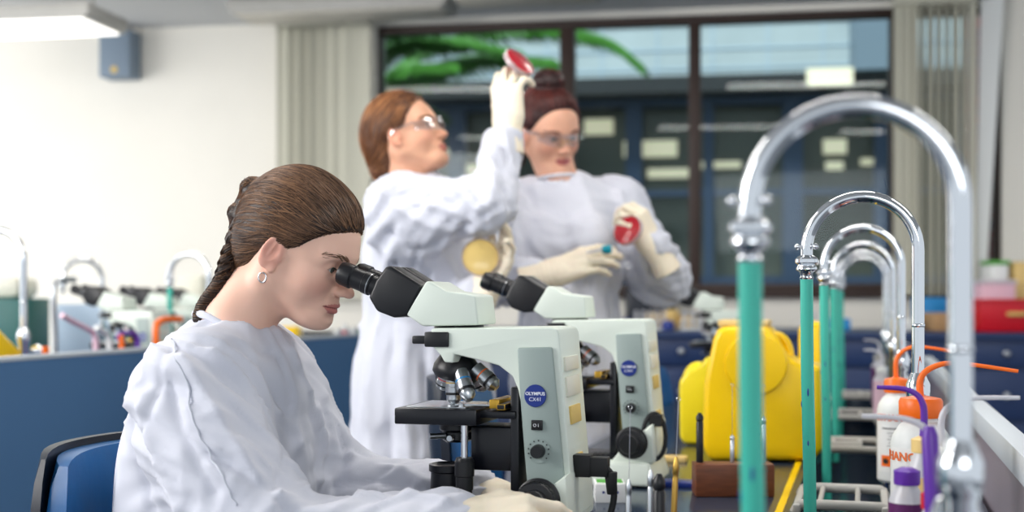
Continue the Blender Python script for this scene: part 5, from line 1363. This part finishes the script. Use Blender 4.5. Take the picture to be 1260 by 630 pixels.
# ------------------------------------------------------------ island bench on the left, behind the seated person
PU = -2.1; PHT = .953
isl = thing('island_bench', 'long blue panelled island bench on the left behind the seated person', 'bench', (PU, 3.2, 0))
MB().box((-.015, 0, (PHT - .012) / 2), (.03, 5.1, PHT - .012)).build('back_panel', 'panel_blue', isl); MB().box((-.015, 0, PHT - .006), (.036, 5.1, .012)).build('top_strip', 'bench_edge', isl, bevel=.002)
MB().box((-.60, 0, .735), (1.13, 5.1, .03)).build('bench_top', 'cabinet_blue', isl, bevel=.003); MB().box((-.62, 0, .36), (1.0, 5.0, .715)).build('cabinet', 'cabinet_blue', isl)
def at_left(px, u, py=400):      # point of the pixel column on the plane x = u
    D = F * -u / (CT * (1063 - px)); return P(px, py, D)
def ltap(label, px_pipe, u, sc, rz=0.0, hose=True):
    p = at_left(px_pipe, u); t = dup(t0, (0, 0, 0), label=label, group='taps on the island bench'); t.location = (p.x - RW * sc * math.cos(rz), p.y - RW * sc * math.sin(rz), BZ - BZ * sc); t.scale = (sc, sc, sc); t.rotation_euler = (0, 0, rz)
    if not hose:
        for k in kids(t):
            if k.name.startswith('rubber_hose'):
                for g_ in kids(k): bpy.data.objects.remove(g_)
                bpy.data.objects.remove(k)
    return t
ltap('chrome gooseneck tap at the far left edge behind the blue panel', 29, -2.30, 1.10, hose=False)
ltap('chrome gooseneck tap with a green hose just left of the seated person', 257, -2.34, 1.04)
ltap('small distant chrome tap behind the left microscopes', 126, -2.95, 1.02, rz=.9, hose=False)
for px, u, lab in ((93, -2.69, 'microscope with black eyepieces at the far left on the island bench'), (152, -2.80, 'microscope partly behind the first one on the island bench'), (196, -2.92, 'third microscope on the island bench, mostly hidden behind the green hose')):
    p = at_left(px, u, 352); dup(scope, (p.x + .236, p.y, BZ), label=lab, group='microscopes on the island bench')
def bent(label, pts, u, r, m, nm='bent_tube', cat='tube', grp='bent tubes on the island bench'):
    Q = [at_left(a, u, c) for a, c in pts]; Q[0].z = max(Q[0].z, BZ); 
    Q = [Vector((Q[0].x, Q[0].y, BZ + .002))] + Q if Q[0].z > BZ + .02 else Q
    return tag(MB().tube(spline(Q, 6), r, seg=12).build(nm, m), label, cat, grp)
bent('chrome hooked gas pipe at the left of the island bench', [(68, 415), (66, 370), (68, 350), (76, 345), (92, 344)], -2.75, .010, 'steel')
bent('pale pink bent tube left of the white one', [(118, 436), (116, 412), (106, 404), (90, 396), (76, 388)], -2.35, .009, 'pink')
bent('white bent tube beside the pink one', [(135, 436), (133, 415), (127, 408), (118, 403)], -2.4, .009, 'white_plastic')
bent('purple hooked tube behind the blue panel', [(170, 434), (168, 414), (162, 410), (150, 411), (144, 416)], -2.3, .008, 'purple')
bent('copper coloured short pipe beside the purple tube', [(150, 434), (150, 424), (149, 412)], -2.28, .008, 'orange_plastic')
bent('thick orange hooked tube beside the seated person', [(192, 434), (192, 404), (196, 396), (204, 393), (222, 393)], -2.25, .011, 'orange_plastic')
bent('short red pipe stub at the left end of the blue panel', [(56, 438), (56, 432), (56, 426)], -2.22, .010, 'orange_plastic')
bent('black lead arching behind the left microscopes', [(160, 425), (170, 398), (178, 382), (190, 382), (200, 390)], -2.6, .008, 'black_rubber', 'power_lead', 'power lead', 'leads on the island bench')
bent('second black lead arching towards the green hose', [(178, 428), (186, 402), (200, 390), (214, 386), (224, 392)], -2.55, .008, 'black_rubber', 'power_lead', 'power lead', 'leads on the island bench')
def crate(name, label, cat, p0, p1, q0, q1, D, m, dep=.25, zb=None, lidm=None, bev=.006, rim=False):
    a = P(p0, q1, D); c = P(p1, q0, D); mid = P((p0 + p1) / 2, q1, D); wdt = (p1 - p0) / F * D; z0 = mid.z if zb is None else zb; h = c.z - z0
    r = thing(name, label, cat, (mid.x - ST * dep / 2, mid.y + CT * dep / 2, z0), TH)
    b = MB(); tp = .93 if rim else 1
    vs_ = [(sx * wdt / 2 * tp, sy * dep / 2 * tp, 0) for sx, sy in ((-1, -1), (1, -1), (1, 1), (-1, 1))] + [(sx * wdt / 2, sy * dep / 2, h) for sx, sy in ((-1, -1), (1, -1), (1, 1), (-1, 1))]
    b.add(vs_, [(3, 2, 1, 0), (4, 5, 6, 7), (0, 1, 5, 4), (1, 2, 6, 5), (2, 3, 7, 6), (3, 0, 4, 7)]).build('body', m, r, bevel=bev)
    if lidm: MB().box((0, 0, h - .008), (wdt + .012, dep + .012, .022)).build('lid', lidm, r, bevel=.003)
    if rim:
        MB().box((0, 0, h - .006), (wdt + .014, dep + .014, .014)).build('rim', m, r, bevel=.003)
        MB().box((0, -dep / 2 - .002, h * .55), (wdt * .3, .012, h * .12)).build('handle_slot', 'label_yellow', r, bevel=.003)
    return r
crate('storage_box', 'dark teal box at the far left on the island bench', 'box', -30, 34, 367, 470, 5.2, 'teal_dark', zb=BZ)
crate('equipment_cover', 'beige sloping equipment cover at the far left', 'cover', -25, 22, 340, 368, 5.25, 'scope_back', zb=P(0, 367, 5.2).z, bev=.03)
crate('storage_box', 'pale blue box behind the pink tube on the island bench', 'box', 70, 140, 374, 440, 5.75, 'pale_blue', zb=BZ)
crate('storage_box', 'dark teal box behind the left microscopes', 'box', 134, 166, 380, 440, 5.15, 'teal_dark', zb=BZ)
crate('equipment_cover', 'beige domed equipment cover behind the green hose', 'cover', 216, 250, 338, 440, 5.72, 'scope_back', zb=BZ, bev=.03)
yw = MB(); a = at_left(-40, -2.3, 400); c_ = at_left(26, -2.3, 441)
yw.prism([(0, 0), ((c_ - a).length, 0), ((c_ - a).length, .19), ((c_ - a).length * .35, .30), (0, .30)], 0, .12); o = yw.build('sharps_container', 'yellow_plastic', bevel=.01); o.location = (a.x, a.y, BZ + .001); o.rotation_euler = (0, 0, math.atan2(c_.y - a.y, c_.x - a.x)); tag(o, 'yellow container with a sloping side at the left edge of the picture', 'container')
crate('sharps_container', 'small yellow container seen just below the chin of the seated person', 'container', 343, 366, 402, 440, 5.45, 'yellow_plastic', zb=BZ, dep=.12)
crate('tray', 'dark tray on the island bench right of the small yellow container', 'tray', 364, 405, 408, 440, 5.72, 'black_metal', zb=BZ, dep=.2)
for i, (px, top, m_, lab) in enumerate(((424, 398, 'red_plastic', 'small red bottle at the end of the island bench'), (434, 402, 'white_plastic', 'small white bottle beside the red one on the island bench'), (444, 397, 'green', 'small green bottle on the island bench'), (453, 394, 'badge_blue', 'small blue bottle at the right end of the island bench'), (414, 406, 'lid_cream', 'small cream bottle on the island bench'))):
    p = at_left(px, -2.22, top); h = p.z - BZ
    r = thing('reagent_bottle', lab, 'bottle', (p.x, p.y, BZ), group='small bottles on the island bench'); MB().lathe([(.016, 0), (.017, .004), (.017, h * .75), (.009, h * .85), (.009, h * .88)], (0, 0, 0), (0, 0, 1), 20).build('body', m_, r); MB().lathe([(.011, h * .87), (.011, h)], (0, 0, 0), (0, 0, 1), 20).build('cap', 'white_plastic', r)

# ------------------------------------------------------------ counter under the window
CD = 5.75; CZ = .945
r = thing('counter', 'dark blue drawer counter running along under the window', 'counter', (A0.x, A0.y, 0), WANG)
x0 = wx(470); x1 = wx(1500); dp = 1.05
MB().box(((x0 + x1) / 2, -dp / 2, CZ - .015), (x1 - x0, dp - .01, .03)).build('worktop', 'cabinet_blue', r, bevel=.003)
MB().box(((x0 + x1) / 2, -dp / 2 + .02, CZ / 2 - .015), (x1 - x0 - .04, dp - .06, CZ - .032)).build('carcass', 'cabinet_blue', r)
n_ = 9; cwid = (x1 - x0 - .06) / n_
for i in range(n_):
    cx = x0 + .03 + cwid * (i + .5)
    for z0, z1 in ((.79, .915), (.55, .775), (.10, .535)):
        d_ = MB().box((cx, -dp + .036, (z0 + z1) / 2), (cwid - .012, .02, z1 - z0)).build('drawer', 'cabinet_blue', r, bevel=.002)
        MB().ball((cx, -dp + .012, (z0 + z1) / 2), (.016, .012, .016), 14, 8).build('knob', 'steel', d_)
def ctr(px, back=.3):      # spot on the counter
    s = (px - 630) / F; d = Vector((s * CT - ST, s * ST + CT, 0)); W3_ = Vector((-Wd.y, Wd.x, 0)); t = ((A0 - W3_ * back).dot(W3_)) / d.dot(W3_); return d * t, t
def ctop(name, label, cat, p0, p1, q0, m, back=.55, dep=.2, z0=None, group=None, **k):
    t = ctr((p0 + p1) / 2, back)[1]; rr = crate(name, label, cat, p0, p1, q0, 400, t, m, dep=dep, zb=CZ + .001 if z0 is None else z0, **k)
    if group: rr['group'] = group
    return rr
ctop('storage_box', 'bright blue plastic box on the counter right of the taps', 'box', 1138, 1170, 366, 'sky_blue', zb=None) if False else None
c1 = ctop('cardboard_box', 'brown cardboard box on the counter under the blue tub', 'box', 1150, 1190, 385, 'cardboard', back=.75)
ctop('storage_tub', 'bright blue plastic tub on the counter left of the red crate', 'tub', 1136, 1168, 366, 'sky_blue', back=.45)
ctop('crate', 'red plastic crate at the right end of the counter', 'crate', 1206, 1300, 368, 'red_plastic', back=.85, dep=.35, rim=True)
tt = ctr(1230, .85)[1]; ztop = CAMZ - (368 - HZ) / F * tt
ctop('storage_box', 'pale pink box standing in the red crate', 'box', 1209, 1250, 345, 'pink', back=.62, dep=.18, lidm='clear_plastic')
ctop('carton', 'white and green carton behind the pink box', 'box', 1221, 1241, 321, 'label_white', back=.40, dep=.15, lidm='green')
ctop('carton', 'tall beige carton at the right edge of the counter', 'box', 1249, 1275, 322, 'lid_cream', back=.38, dep=.15)
def tube_rack(px, w, label, m='white_plastic', hh=.06, n1=5, tubes='clear_plastic', back=.6):
    p, t = ctr(px, back); rr = thing('tube_rack', label, 'rack', (p.x, p.y, CZ), WANG, group='tube racks on the counter')
    MB().box((0, 0, .006), (w, .08, .012)).build('base', m, rr, bevel=.002); MB().box((0, 0, hh * .7), (w, .08, .006)).build('top_plate', m, rr, bevel=.002)
    for s in (-1, 1): MB().box((s * (w / 2 - .004), 0, hh * .35), (.006, .08, hh * .7)).build('end_plate', m, rr)
    for i in range(n1):
        for j in (-.02, .02): MB().lathe([(.004, .012), (.008, .018), (.008, hh * 1.5), (.009, hh * 1.52), (.009, hh * 1.6)], ((i / (n1 - 1) - .5) * (w - .04), j, 0), (0, 0, 1), 12).build('test_tube', tubes, rr)
    return rr
tube_rack(862, .20, 'white tube rack on the counter left of the far microscope'); tube_rack(800, .18, 'white tube rack on the counter behind the standing person elbow'); tube_rack(1010, .2, 'white tube rack on the counter behind the taps')
for px, n1, lab in ((806, 5, 'stack of pale petri dishes at the left of the counter'), (826, 6, 'tall stack of pale petri dishes on the counter'), (846, 4, 'short stack of pale petri dishes on the counter')):
    p, t = ctr(px, .35)
    for i in range(n1):
        b = MB().lathe([(.042, 0), (.045, .002), (.045, .014), (.042, .016)], (0, 0, 0), (0, 0, 1), 28); o = b.build('petri_dish', 'lid_cream'); o.location = (p.x, p.y, CZ + .0005 + i * .0165)
        tag(o, 'pale petri dish in the ' + lab[0:].replace('stack', 'stack', 1), 'petri dish', lab)
p, t = ctr(822, .85); o = MB().lathe([(.020, 0), (.032, .006), (.034, .03), (.026, .045), (.010, .052)], (0, 0, 0), (0, 0, 1), 24).build('bulb', 'badge_blue'); o.location = (p.x, p.y, CZ + .001); tag(o, 'round blue rubber bulb on the counter edge', 'bulb')
for px, m_, lab, w_ in ((893, 'white_plastic', 'white carton on the counter behind the far microscope', 26), (1035, 'sky_blue', 'small blue box on the counter behind the hoses', 24), (1118, 'white_plastic', 'small white box on the counter left of the blue tub', 16), (770, 'badge_blue', 'small blue box at the left end of the counter', 14)):
    ctop('carton', lab, 'box', px - w_ / 2, px + w_ / 2, 392, m_, back=.7, dep=.12)
# dark appliance low behind the standing person elbow
ctop('equipment_cover', 'dark grey instrument on the counter under the window, behind the raised elbow', 'instrument', 772, 832, 352, 'vinyl_dark', back=.22, dep=.2, bev=.02)

# black lead looped over the side of the second microscope
q0 = P(805, 537, 2.43); rg = [q0 + Vector((CT, ST, 0)) * (.021 * math.cos(a)) + Vector((0, 0, .043 * math.sin(a))) + Vector((-ST, CT, 0)) * (.004 * math.sin(2 * a)) for a in np.linspace(0, 2 * math.pi, 36, endpoint=False)]
b = MB().tube(rg, .0042, seg=10, closed=True); b.box(q0 + Vector((.004, 0, .03)), (.022, .02, .022))
tag(b.build('power_lead', 'black_rubber'), 'black lead looped up on the side of the second microscope', 'power lead')
